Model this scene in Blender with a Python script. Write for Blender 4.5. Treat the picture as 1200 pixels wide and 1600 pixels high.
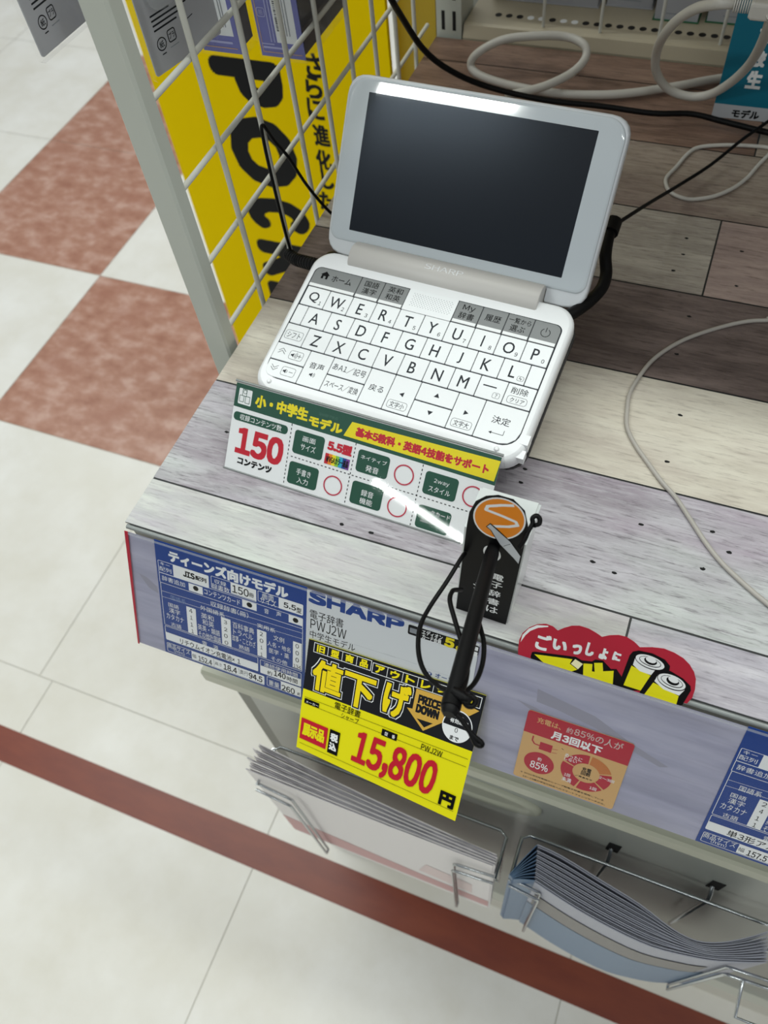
import bpy, math, random
from mathutils import Vector, Matrix
random.seed(7)
for o in list(bpy.data.objects): bpy.data.objects.remove(o, do_unlink=True)
SC = bpy.context.scene
COL = SC.collection
V = Vector
PI = math.pi
FLOOR_Z = -0.855            # counter top is z = 0, its front left corner is the origin

# ------------------------------------------------------------------ camera
cd = bpy.data.cameras.new('camera')
cam = bpy.data.objects.new('camera', cd); COL.objects.link(cam)
cr = V((0.9277951, 0.3622962, -0.0890938)); cdn = V((0.2592987, -0.7978633, -0.5442237)); cf = V((-0.2682545, 0.4818252, -0.8341966))
cam.matrix_world = Matrix(((cr.x, -cdn.x, -cf.x, 0.265273), (cr.y, -cdn.y, -cf.y, -0.169354), (cr.z, -cdn.z, -cf.z, 0.385428), (0, 0, 0, 1)))
cd.sensor_fit = 'VERTICAL'; cd.sensor_height = 36; cd.sensor_width = 27
cd.lens = 1270.975 / 1600 * 36
cd.clip_start = 0.01; cd.clip_end = 50
cd.dof.use_dof = True; cd.dof.focus_distance = 0.43; cd.dof.aperture_fstop = 13
SC.camera = cam

# ------------------------------------------------------------------ world, lamps, exposure
w = bpy.data.worlds.new('store_ambient'); SC.world = w; w.use_nodes = True
wn = w.node_tree; bg = wn.nodes['Background']; bg.inputs[1].default_value = 0.37
tcw = wn.nodes.new('ShaderNodeTexCoord'); sx = wn.nodes.new('ShaderNodeSeparateXYZ'); rw = wn.nodes.new('ShaderNodeValToRGB')
wn.links.new(tcw.outputs['Generated'], sx.inputs[0]); wn.links.new(sx.outputs[2], rw.inputs[0]); wn.links.new(rw.outputs[0], bg.inputs[0])
for k, (p, c) in enumerate(((0.0, (0.62, 0.62, 0.60)), (0.40, (0.40, 0.42, 0.44)), (0.50, (0.72, 0.82, 0.98)), (0.68, (1.22, 1.27, 1.30)))):      # shop: floor and shelving low down, lit ceiling high up
    e = rw.color_ramp.elements[k] if k < 2 else rw.color_ramp.elements.new(p)
    e.position = p; e.color = (*c, 1)
def lamp(name, x, y, z, lx, ly, power, col=(0.95, 1.0, 0.96)):
    l = bpy.data.lights.new(name, 'AREA'); l.shape = 'RECTANGLE'; l.size = lx; l.size_y = ly; l.energy = power; l.color = col
    o = bpy.data.objects.new(name, l); COL.objects.link(o); o.location = (x, y, z); return o
lamp('ceiling_lamp', 0.2, 0.36, 1.9, 4.5, 0.13, 41)
lamp('ceiling_lamp', -1.25, -1.855, 1.9, 1.0, 0.045, 20)
lamp('ceiling_lamp', -1.12, -4.08, 1.9, 0.85, 0.075, 9).rotation_euler = (0, 0, -0.72)
lamp('ceiling_lamp', 0.9, -1.6, 1.9, 1.2, 0.12, 8)
lamp('ceiling_lamp', -1.2, 1.9, 1.9, 4.0, 0.13, 26)
vs = SC.view_settings
vs.view_transform = 'Standard'; vs.look = 'None'; vs.gamma = 1; vs.exposure = -0.08; vs.use_curve_mapping = False

# ------------------------------------------------------------------ materials
def lin(h):
    h = h.lstrip('#'); r = []
    for i in (0, 2, 4):
        c = int(h[i:i+2], 16) / 255
        r.append(c / 12.92 if c <= 0.04045 else ((c + 0.055) / 1.055) ** 2.4)
    return (*r, 1)
def mat(name, hexc, rough=0.5, metal=0.0, spec=0.5, coat=0.0):
    m = bpy.data.materials.new(name); m.use_nodes = True
    b = m.node_tree.nodes['Principled BSDF']
    b.inputs['Base Color'].default_value = lin(hexc); b.inputs['Roughness'].default_value = rough
    b.inputs['Metallic'].default_value = metal; b.inputs['Specular IOR Level'].default_value = spec
    b.inputs['Coat Weight'].default_value = coat; b.inputs['Coat Roughness'].default_value = 0.02
    return m
def noise_mat(name, stops, scale, detail=6, rough=0.5, bump=0.0, loc=(0, 0, 0), layer2=None, spec=0.5, nrough=0.6, fine=None):
    """object-space noise through a colour ramp; layer2 = (scale, hex, lo, hi) adds blotches, fine = (scale, strength) adds streaks"""
    m = mat(name, stops[0][1], rough, spec=spec); nt = m.node_tree; N = nt.nodes; L = nt.links; b = N['Principled BSDF']
    tc = N.new('ShaderNodeTexCoord')
    def nz(sc, det, off=0.0):
        mp = N.new('ShaderNodeMapping'); mp.inputs['Scale'].default_value = sc; mp.inputs['Location'].default_value = (loc[0] + off, loc[1] + off, loc[2])
        n = N.new('ShaderNodeTexNoise'); n.inputs['Scale'].default_value = 1; n.inputs['Detail'].default_value = det; n.inputs['Roughness'].default_value = nrough
        L.new(tc.outputs['Object'], mp.inputs[0]); L.new(mp.outputs[0], n.inputs['Vector']); return n
    n = nz(scale, detail)
    r = N.new('ShaderNodeValToRGB'); L.new(n.outputs[0], r.inputs[0])
    while len(r.color_ramp.elements) < len(stops): r.color_ramp.elements.new(0.5)
    for e, (p, c) in zip(r.color_ramp.elements, stops): e.position = p; e.color = lin(c)
    out = r.outputs[0]
    def mixc(fac, a, bcol, mode='MIX'):
        x = N.new('ShaderNodeMix'); x.data_type = 'RGBA'; x.blend_type = mode
        L.new(fac, x.inputs[0]); L.new(a, x.inputs[6]); x.inputs[7].default_value = bcol; return x.outputs[2]
    if layer2:
        for k, (sc, hx, lo, hi) in enumerate(layer2):
            q = nz(sc, 4, 3.7 + k * 5.1); mr = N.new('ShaderNodeMapRange'); mr.inputs[1].default_value = lo; mr.inputs[2].default_value = hi
            L.new(q.outputs[0], mr.inputs[0]); out = mixc(mr.outputs[0], out, lin(hx))
    if fine and len(fine) > 3:          # pale scratches between the dark grain
        q = nz(fine[3], 4, 14.9); mr = N.new('ShaderNodeMapRange'); mr.inputs[1].default_value = 0.5; mr.inputs[2].default_value = 0.68; mr.inputs[4].default_value = fine[4]
        L.new(q.outputs[0], mr.inputs[0]); out = mixc(mr.outputs[0], out, lin(fine[5]))
    if fine:
        q = nz(fine[0], 4, 9.3); mr = N.new('ShaderNodeMapRange'); mr.inputs[1].default_value = 0.52; mr.inputs[2].default_value = 0.72; mr.inputs[4].default_value = fine[1]
        L.new(q.outputs[0], mr.inputs[0]); out = mixc(mr.outputs[0], out, lin(fine[2]))
    L.new(out, b.inputs['Base Color'])
    if bump:
        bp = N.new('ShaderNodeBump'); bp.inputs['Strength'].default_value = bump; bp.inputs['Distance'].default_value = 0.001
        L.new(n.outputs[0], bp.inputs['Height']); L.new(bp.outputs[0], b.inputs['Normal'])
    return m
def clear_mat(name, tint='#ffffff', rough=0.03, ior=1.45, haze=0.0):
    m = bpy.data.materials.new(name); m.use_nodes = True; nt = m.node_tree; N = nt.nodes; L = nt.links; N.clear()
    o = N.new('ShaderNodeOutputMaterial'); mx = N.new('ShaderNodeMixShader'); t = N.new('ShaderNodeBsdfTransparent'); g = N.new('ShaderNodeBsdfGlossy')
    t.inputs[0].default_value = lin(tint); g.inputs['Roughness'].default_value = rough
    lw = N.new('ShaderNodeLayerWeight'); lw.inputs[0].default_value = 0.5      # Schlick: the same from either face of the sheet
    pw = N.new('ShaderNodeMath'); pw.operation = 'POWER'; pw.inputs[1].default_value = 5.0; L.new(lw.outputs['Facing'], pw.inputs[0])
    f = N.new('ShaderNodeMapRange'); r0 = ((ior - 1) / (ior + 1)) ** 2; f.inputs[3].default_value = r0; f.inputs[4].default_value = 1.0; L.new(pw.outputs[0], f.inputs[0])
    L.new(f.outputs[0], mx.inputs[0]); L.new(t.outputs[0], mx.inputs[1]); L.new(g.outputs[0], mx.inputs[2])
    sh = mx.outputs[0]
    if haze:
        d = N.new('ShaderNodeBsdfDiffuse'); d.inputs[0].default_value = lin('#d8dce0'); m2 = N.new('ShaderNodeMixShader'); m2.inputs[0].default_value = haze
        L.new(sh, m2.inputs[1]); L.new(d.outputs[0], m2.inputs[2]); sh = m2.outputs[0]
    L.new(sh, o.inputs[0]); return m
INK = dict(white='#f2f4f4', papergrey='#dfe3e6', green='#16503c', dimgreen='#4a7464', yellow='#f4e10c', red='#c8142c', crimson='#c22846', black='#0b0b0d', blue='#17418f', ltblue='#7f96c2',
           grey='#8d9298', ltgrey='#cdb9b4', pyellow='#f0e700', pyellow2='#fbdf08', charcoal='#1f2024', gold='#d9ac4a', tan='#d8ad72', cred='#b81a34', corange='#c8773a', cream='#f6efc0',
           orange='#f08a1c', ygreen='#8cc63a', cyan='#2aa7c9', violet='#7a3f96', oorange='#f08c10', styl='#c4c8cc', pblack='#17181a', keygrey='#878a8a', keyink='#34373c', teal='#0c6e86', holedark='#15120e', stain='#9b9aaa', rose='#cfa09f', ltrose='#e6d2cf', lgrey='#b9bcc0', purple='#5557a6', lpurple='#a9acd8', smudge='#8e8a86', navy='#4a5f86', lamp='#fbfcff')
_ink = {}
def ink(c):
    if c not in _ink: _ink[c] = mat('ink_' + c, INK[c], 0.45, spec=0.12 if c in ('black', 'charcoal', 'pblack', 'keyink') else 0.35)
    return _ink[c]
M_white_plastic = mat('white_plastic', '#f1f3f4', 0.32)
M_lid = mat('lid_pearl_white', '#dfe3e6', 0.28)
M_key = mat('key_white', '#f3f6f7', 0.4)
M_bezel = mat('bezel_gloss_white', '#d4dce0', 0.08, coat=0.6)
M_screen = mat('screen_glass', '#101418', 0.2, spec=0.16, coat=0.7); M_screen.node_tree.nodes['Principled BSDF'].inputs['Specular Tint'].default_value = (0.70, 0.82, 1.0, 1)
M_hinge = mat('hinge_silver_beige', '#cfccc7', 0.45, metal=0.05)
M_black = mat('black_plastic', '#0a0a0b', 0.5, spec=0.2)
M_blackmat = mat('black_rubber', '#060607', 0.5, spec=0.2)
M_stand = mat('dark_stand', '#1a1817', 0.5)
M_metalwhite = mat('painted_metal', '#b9bdb3', 0.38)
M_wire = mat('painted_wire', '#cdcdc4', 0.45)
M_chrome = mat('chrome_wire', '#b8bcbe', 0.18, metal=1.0)
M_panel = mat('panel_grey', '#a3a79f', 0.3, spec=0.6)
M_panel_dark = mat('upright_grey', '#77796f', 0.4)
M_lip = mat('lip_beige', '#b9baa8', 0.38)
M_foot = mat('foot_cream', '#e2e0d2', 0.35)
M_rail = mat('rail_grey', '#8b8f8d', 0.3, metal=0.2)
M_railtop = mat('rail_dark', '#2b2d2d', 0.4)
M_shelf = mat('shelf_beige', '#b5ab94', 0.45)
M_post = mat('post_grey', '#c6cac0', 0.42)
M_clear = clear_mat('clear_acrylic')
M_film = clear_mat('clear_film', rough=0.06, ior=1.3)
M_bag = clear_mat('crinkled_bag', rough=0.18, ior=1.5, haze=0.18)
M_acrylwhite = mat('milky_acrylic', '#dfe4e2', 0.2)
M_cable_white = mat('cable_white', '#c7c4bc', 0.42)
M_cable_grey = mat('cable_grey', '#b3aea6', 0.45)
M_slot = mat('slot_dark', '#050505', 0.8)
M_redtape = noise_mat('red_tape', [(0.35, '#7a3a2c'), (0.65, '#87432f')], (9, 30, 1), 4, 0.35)
M_lav = noise_mat('lavender_wood_print', [(0.3, '#9495ad'), (0.5, '#aaaac1'), (0.7, '#bdbdcf')], (9, 60, 60), 5, 0.4, layer2=[((5, 16, 16), '#9d9bab', 0.5, 0.75)], fine=((14, 190, 190), 0.35, '#8b89a4'))
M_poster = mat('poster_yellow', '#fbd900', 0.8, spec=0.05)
M_poster_shaded = mat('poster_shaded_yellow', '#b89a08', 0.5)  # darker version of the poster yellow, with the shade put into the colour
M_packgrey = mat('pack_card_grey', '#b4b5ba', 0.45)
M_packblue = mat('pack_card_blue', '#6266ad', 0.4)
M_paper = mat('brochure_paper', '#efeae8', 0.5)
M_paper_edge = noise_mat('brochure_edges', [(0.35, '#77747c'), (0.6, '#b7b3ba')], (20, 20, 900), 2, 0.5)
M_leaf = mat('leaflet_paper', '#b2b4c0', 0.42)
M_leafblue = mat('leaflet_blue', '#64809f', 0.35)
M_product = mat('dark_product', '#55555c', 0.5)
M_boxwhite = mat('carton_white', '#a7a8ae', 0.5)
M_boxgreen = mat('carton_green', '#1d6a42', 0.5)
TILE_W = noise_mat('tile_white', [(0.3, '#e5e1d6'), (0.5, '#ece9e1'), (0.72, '#f3f1eb')], (9, 9, 9), 7, 0.3, spec=0.45, layer2=[((3.2, 3.2, 3.2), '#e5e1d5', 0.45, 0.8)])
TILE_B = noise_mat('tile_brown', [(0.3, '#a06d58'), (0.48, '#b3846f'), (0.66, '#c9a393')], (20, 30, 20), 6, 0.3, spec=0.45, layer2=[((11, 11, 11), '#a8745f', 0.5, 0.75)])
M_grout = mat('grout', '#c9c6b9', 0.6)
def wood(name, a, b, c, d, seed, streak='#5c544f', st=0.35, rough=0.42):
    tint = name in ('plank_pale', 'plank_lavender', 'plank_grey_lilac')
    return noise_mat(name, [(0.28, a), (0.48, b), (0.68, c)], (9, 60, 1), 10, rough, 0.12, (seed, seed * 1.7, 0), [((5.5, 15, 1), d, 0.46, 0.70)] + ([((2.3, 9, 1), '#b29fb0', 0.52, 0.85), ((1.9, 7, 1), '#cddacd', 0.52, 0.8)] if tint else []), nrough=0.72, fine=((55, 520, 1), min(1.0, st * 1.7), streak, (38, 420, 1), min(1.0, st * 1.2), c), spec=0.35)
WOOD = [wood('plank_pale', '#a9aba7', '#c6c9c2', '#dcdfd6', '#b6afba', 1.3, '#8f8a8c', 0.35),
        wood('plank_lavender', '#9b98a2', '#b9b5bd', '#d3d0d4', '#9f99a0', 4.1, '#6f6a70', 0.4),
        wood('plank_grey_lilac', '#8a858c', '#aba6ac', '#cbc9cd', '#958c92', 7.7, '#5f595d', 0.5),
        wood('plank_cream', '#bcb4a6', '#cfc8b9', '#ded9ca', '#b9aea3', 11.2, '#8d8378', 0.35),
        wood('plank_dark', '#574c49', '#6d605c', '#8a7b75', '#4f4340', 15.9, '#2f2826', 0.4),
        wood('plank_beige', '#8d857b', '#a79f94', '#c0b9ac', '#8a7f77', 19.4, '#5d544c', 0.4),
        wood('plank_rosy', '#867570', '#a18e87', '#bba79d', '#77625d', 23.8, '#55463f', 0.4),
        wood('plank_tan', '#7d6f64', '#9a8c7f', '#b3a697', '#7c6a64', 28.1, '#4c4038', 0.45),
        wood('plank_brown', '#6a5549', '#83695b', '#9a806f', '#5b483e', 33.3, '#3d2f27', 0.4)]

# ------------------------------------------------------------------ mesh helpers
class MB:
    """collects polygons with material slots and links them as one object"""
    def __init__(s): s.v = []; s.f = []; s.mi = []; s.mats = []; s.sm = []
    def slot(s, m):
        if m not in s.mats: s.mats.append(m)
        return s.mats.index(m)
    def add(s, verts, faces, m, smooth=False):
        o = len(s.v); s.v += [V(p) for p in verts]; k = s.slot(m)
        for f in faces: s.f.append([o + i for i in f]); s.mi.append(k); s.sm.append(smooth)
        return s
    def box(s, a, b, m, fr=None):
        x0, y0, z0 = a; x1, y1, z1 = b
        p = [(x0, y0, z0), (x1, y0, z0), (x1, y1, z0), (x0, y1, z0), (x0, y0, z1), (x1, y0, z1), (x1, y1, z1), (x0, y1, z1)]
        if fr: p = [fr(*q) for q in p]
        return s.add(p, [(0, 3, 2, 1), (4, 5, 6, 7), (0, 1, 5, 4), (1, 2, 6, 5), (2, 3, 7, 6), (3, 0, 4, 7)], m)
    def loft(s, rings, m, smooth=False, caps=True):
        n = len(rings[0]); vs_ = [p for r in rings for p in r]; fs = []
        for k in range(len(rings) - 1):
            for i in range(n): fs.append((k * n + i, k * n + (i + 1) % n, (k + 1) * n + (i + 1) % n, (k + 1) * n + i))
        s.add(vs_, fs, m, smooth)
        if caps: s.add(rings[0], [tuple(reversed(range(n)))], m); s.add(rings[-1], [tuple(range(n))], m)
        return s
    def tube(s, pts, r, m, seg=10, caps=True, smooth_path=0):
        pts = [V(p) for p in pts]
        np_ = len(pts)
        if smooth_path: pts = catmull(pts, smooth_path)
        rr = [r[min(int(i * (np_ - 1) / max(len(pts) - 1, 1) + 0.5), np_ - 1)] for i in range(len(pts))] if isinstance(r, (list, tuple)) else [r] * len(pts)
        rings = []; nrm = None
        for i, p in enumerate(pts):
            t = (pts[min(i + 1, len(pts) - 1)] - pts[max(i - 1, 0)])
            t = t.normalized() if t.length > 1e-9 else V((0, 0, 1))
            if nrm is None: nrm = t.orthogonal().normalized()
            nrm = (nrm - t * nrm.dot(t)); nrm = nrm.normalized() if nrm.length > 1e-6 else t.orthogonal().normalized()
            bi = t.cross(nrm)
            rings.append([p + (nrm * math.cos(2 * PI * k / seg) + bi * math.sin(2 * PI * k / seg)) * rr[i] for k in range(seg)])
        return s.loft(rings, m, True, caps)
    def build(s, name, parent=None):
        lo = V((min(p[i] for p in s.v) for i in range(3))); hi = V((max(p[i] for p in s.v) for i in range(3)))
        c = V(((lo.x + hi.x) / 2, (lo.y + hi.y) / 2, lo.z))
        me = bpy.data.meshes.new(name); me.from_pydata([p - c for p in s.v], [], s.f)
        for m in s.mats: me.materials.append(m)
        me.polygons.foreach_set('material_index', s.mi); me.polygons.foreach_set('use_smooth', s.sm); me.update()
        o = bpy.data.objects.new(name, me); COL.objects.link(o); o.location = c
        if parent: o.parent = parent; o.matrix_parent_inverse = Matrix.Translation(-parent.location)
        return o
def catmull(p, n):
    out = []
    for i in range(len(p) - 1):
        a, b, c, d = p[max(i - 1, 0)], p[i], p[i + 1], p[min(i + 2, len(p) - 1)]
        for k in range(n):
            t = k / n
            out.append(0.5 * ((2 * b) + (c - a) * t + (2 * a - 5 * b + 4 * c - d) * t * t + (3 * b - a - 3 * c + d) * t ** 3))
    return out + [p[-1]]
def thing(name, label, cat, loc, group=None):
    o = bpy.data.objects.new(name, None); COL.objects.link(o); o.location = loc; o.empty_display_size = 0.02
    return tag(o, label, cat, group)
def tag(o, label, cat, group=None):
    o['label'] = label; o['category'] = cat
    if group: o['group'] = group
    return o
def struct(o): o['kind'] = 'structure'; return o
def frame(O, u, v, k=0.001):
    O, u, v = V(O), V(u).normalized(), V(v).normalized(); n = u.cross(v)
    return lambda x, y, z=0.0: O + (u * x + v * y + n * z) * k
def quadmap(bl, br, tr, tl, W, H):
    bl, br, tr, tl = map(V, (bl, br, tr, tl)); n = (br - bl).cross(tl - bl).normalized()
    def f(x, y, z=0.0):
        a, b = x / W, y / H
        return bl * (1 - a) * (1 - b) + br * a * (1 - b) + tr * a * b + tl * (1 - a) * b + n * z * 0.001
    return f
def rrect(x0, y0, x1, y1, r=0.0, seg=5, rs=None):
    """corner radii order: bl, br, tr, tl"""
    rs = rs or [r] * 4; mx = min(abs(x1 - x0), abs(y1 - y0)) / 2; P = []
    for (cx, cy, a), q in zip(((x0, y0, PI), (x1, y0, 1.5 * PI), (x1, y1, 0), (x0, y1, 0.5 * PI)), rs):
        q = min(q, mx)
        if q < 1e-6: P.append((cx, cy)); continue
        ox = cx + (q if cx == x0 else -q); oy = cy + (q if cy == y0 else -q)
        for k in range(seg + 1): t = a + 0.5 * PI * k / seg; P.append((ox + q * math.cos(t), oy + q * math.sin(t)))
    return P

# ------------------------------------------------------------------ lettering (glyph outlines turned into flat meshes)
_gl = {}
def load_glyphs(chars):
    todo = [c for c in sorted(set(chars)) if c not in _gl and c.strip()]
    tmp = []
    for c in todo:
        cu = bpy.data.curves.new('glyph', 'FONT'); cu.body = c; cu.resolution_u = 3
        o = bpy.data.objects.new('glyph', cu); COL.objects.link(o); tmp.append((c, o))
    dg = bpy.context.evaluated_depsgraph_get()
    for c, o in tmp:
        m = o.evaluated_get(dg).to_mesh(); vv = [(p.co.x, p.co.y) for p in m.vertices]; ff = [tuple(p.vertices) for p in m.polygons]
        _gl[c] = (vv, ff, min(p[0] for p in vv), max(p[0] for p in vv)); o.evaluated_get(dg).to_mesh_clear()
    for c, o in tmp:
        cu = o.data; bpy.data.objects.remove(o, do_unlink=True); bpy.data.curves.remove(cu)
def wide(s): return ''.join(chr(ord(c) + 0xFEE0) if 33 <= ord(c) <= 126 else c for c in s)
def layout(s, latin=False):
    """glyphs side by side in em units -> verts, faces, bounds"""
    vs_, fs = [], []; x = 0.0
    for ch in (s if latin else wide(s)):
        if ch == ' ': x += 0.35; continue
        g = _gl[ch]; o = len(vs_)
        prop = latin or 0xFF01 <= ord(ch) <= 0xFF5E
        dx = x - g[2] + 0.05 if prop else x
        vs_ += [(p[0] + dx, p[1]) for p in g[0]]; fs += [tuple(o + i for i in f) for f in g[1]]
        x += (g[3] - g[2] + 0.11) if prop else 1.0
    return vs_, fs
def fit(vs_, box, shear=0.0):
    if shear: vs_ = [(p[0] + p[1] * shear, p[1]) for p in vs_]
    ax, bx = min(p[0] for p in vs_), max(p[0] for p in vs_); ay, by = min(p[1] for p in vs_), max(p[1] for p in vs_)
    x0, y0, x1, y1 = box; sx = (x1 - x0) / max(bx - ax, 1e-6); sy = (y1 - y0) / max(by - ay, 1e-6)
    if by - ay < 0.2: sy = min(abs(sy), abs(sx)) ; y0 = (y0 + y1) / 2 - (by - ay) * sy / 2
    return [(x0 + (p[0] - ax) * sx, y0 + (p[1] - ay) * sy) for p in vs_]
class Print:
    """draws flat printed artwork, in mm, on a surface map fr(x, y, z)"""
    def __init__(s, mb, fr, z0=0.02, step=0.006): s.mb = mb; s.fr = fr; s.z = z0; s.step = step
    def poly(s, pts, col): s.z += s.step; s.mb.add([s.fr(x, y, s.z) for x, y in pts], [tuple(range(len(pts)))], ink(col))
    def ring(s, a, b, col):
        s.z += s.step; n = len(a); s.mb.add([s.fr(x, y, s.z) for x, y in a + b], [(i, (i + 1) % n, n + (i + 1) % n, n + i) for i in range(n)], ink(col))
    def line(s, pts, col, wd):
        s.z += s.step; vs_, fs = [], []
        for (ax, ay), (bx, by) in zip(pts[:-1], pts[1:]):
            d = math.hypot(bx - ax, by - ay) or 1; nx, ny = -(by - ay) / d * wd / 2, (bx - ax) / d * wd / 2; o = len(vs_)
            vs_ += [(ax + nx, ay + ny), (ax - nx, ay - ny), (bx - nx, by - ny), (bx + nx, by + ny)]; fs.append((o, o + 1, o + 2, o + 3))
        s.mb.add([s.fr(x, y, s.z) for x, y in vs_], fs, ink(col))
        if len(pts) > 2 and wd > 0.5:
            for x, y in pts[1:-1]: s.disc(x, y, wd / 2, col, 10)
    def disc(s, x, y, r, col, n=32): s.poly([(x + r * math.cos(2 * PI * k / n), y + r * math.sin(2 * PI * k / n)) for k in range(n)], col)
    def text(s, t, box, col, wt=0.0, sh=0.0, rot=False, latin=False):
        vs_, fs = layout(t, latin)
        if rot: vs_ = [(p[1], -p[0]) for p in vs_]
        keep = sh == 'noshrink'; sh = 0.0 if keep else sh
        if wt and not keep: box = (box[0] + wt / 2, box[1] + wt / 2, box[2] - wt / 2, box[3] - wt / 2)
        vs_ = fit(vs_, box, sh); s.z += s.step; k = ink(col)
        offs = [(0, 0)]
        if wt:
            n = 8 if wt < 0.6 else 16
            if wt >= 0.4 and not rot:            # square pen: crisp corners
                offs += [(wt / 2 * a, wt / 2 * b) for a in (-1, -0.5, 0, 0.5, 1) for b in (-1, -0.5, 0, 0.5, 1) if max(abs(a), abs(b)) == 1]
            else: offs += [(wt / 2 * math.cos(2 * PI * i / n), wt / 2 * math.sin(2 * PI * i / n)) for i in range(n)]
        for i, (dx, dy) in enumerate(offs): s.mb.add([s.fr(x + dx, y + dy, s.z + i * 0.0004) for x, y in vs_], fs, k)
        s.z += 0.0004 * len(offs)
    def run(s, ops):
        for op in ops:
            k = op[0]
            if k == 'R': s.poly(rrect(*op[1], op[3]), op[2])
            elif k == 'O':
                x0, y0, x1, y1 = op[1]; q = op[3]; s.ring(rrect(x0, y0, x1, y1, op[4]), rrect(x0 + q, y0 + q, x1 - q, y1 - q, max(op[4] - q, 0.01) if op[4] else 0), op[2])
            elif k == 'T': s.text(op[1], op[2], op[3], op[4], op[5])
            elif k == 'RT': s.text(op[1], op[2], op[3], op[4], 0, True)
            elif k == 'G': s.poly([tuple(p) for p in op[1]], op[2])
            elif k == 'L': s.line(op[1], op[2], op[3])
            elif k == 'D':
                (ax, ay, bx, by), q = op[1], op[4]; d = math.hypot(bx - ax, by - ay); n = max(1, int(d / (2 * q)))
                for i in range(n):
                    a, b = i / n, (i + 0.5) / n; s.line([(ax + (bx - ax) * a, ay + (by - ay) * a), (ax + (bx - ax) * b, ay + (by - ay) * b)], op[2], op[3]); s.z -= s.step
                s.z += s.step
            elif k == 'C':
                (x, y), r = op[1], op[2]
                if op[4]:
                    c = lambda q: [(x + q * math.cos(2 * PI * i / 40), y + q * math.sin(2 * PI * i / 40)) for i in range(40)]
                    s.ring(c(r + op[4] / 2), c(r - op[4] / 2), op[3])
                else: s.disc(x, y, r, op[3])
            elif k == 'E':
                o, a, b = op[1:4]; s.poly([(o[0] + a[0] * math.cos(t) + b[0] * math.sin(t), o[1] + a[1] * math.cos(t) + b[1] * math.sin(t)) for t in (2 * PI * i / 40 for i in range(40))], op[4])
            elif k == 'A':
                (x, y), r1, r2, a0, a1 = op[1:6]; n = 14; pts = []
                for i in range(n + 1): t = math.radians(a0 + (a1 - a0) * i / n); pts.append((x + r2 * math.cos(t), y + r2 * math.sin(t)))
                for i in range(n, -1, -1): t = math.radians(a0 + (a1 - a0) * i / n); pts.append((x + r1 * math.cos(t), y + r1 * math.sin(t)))
                s.poly(pts, op[6])
def sheet(mb, fr, outline, th, m, top=0.0):
    """a thin slab with its printed face at height top"""
    a = [fr(x, y, top - th) for x, y in outline]; b = [fr(x, y, top) for x, y in outline]; mb.loft([a, b], m)
def slab(mb, fr, outline_at, profile, m, smooth=True):
    """stack of outlines: outline_at(inset) gives points, profile = [(inset, z)]"""
    mb.loft([[fr(x, y, z) for x, y in outline_at(i)] for i, z in profile], m, smooth)

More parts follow.
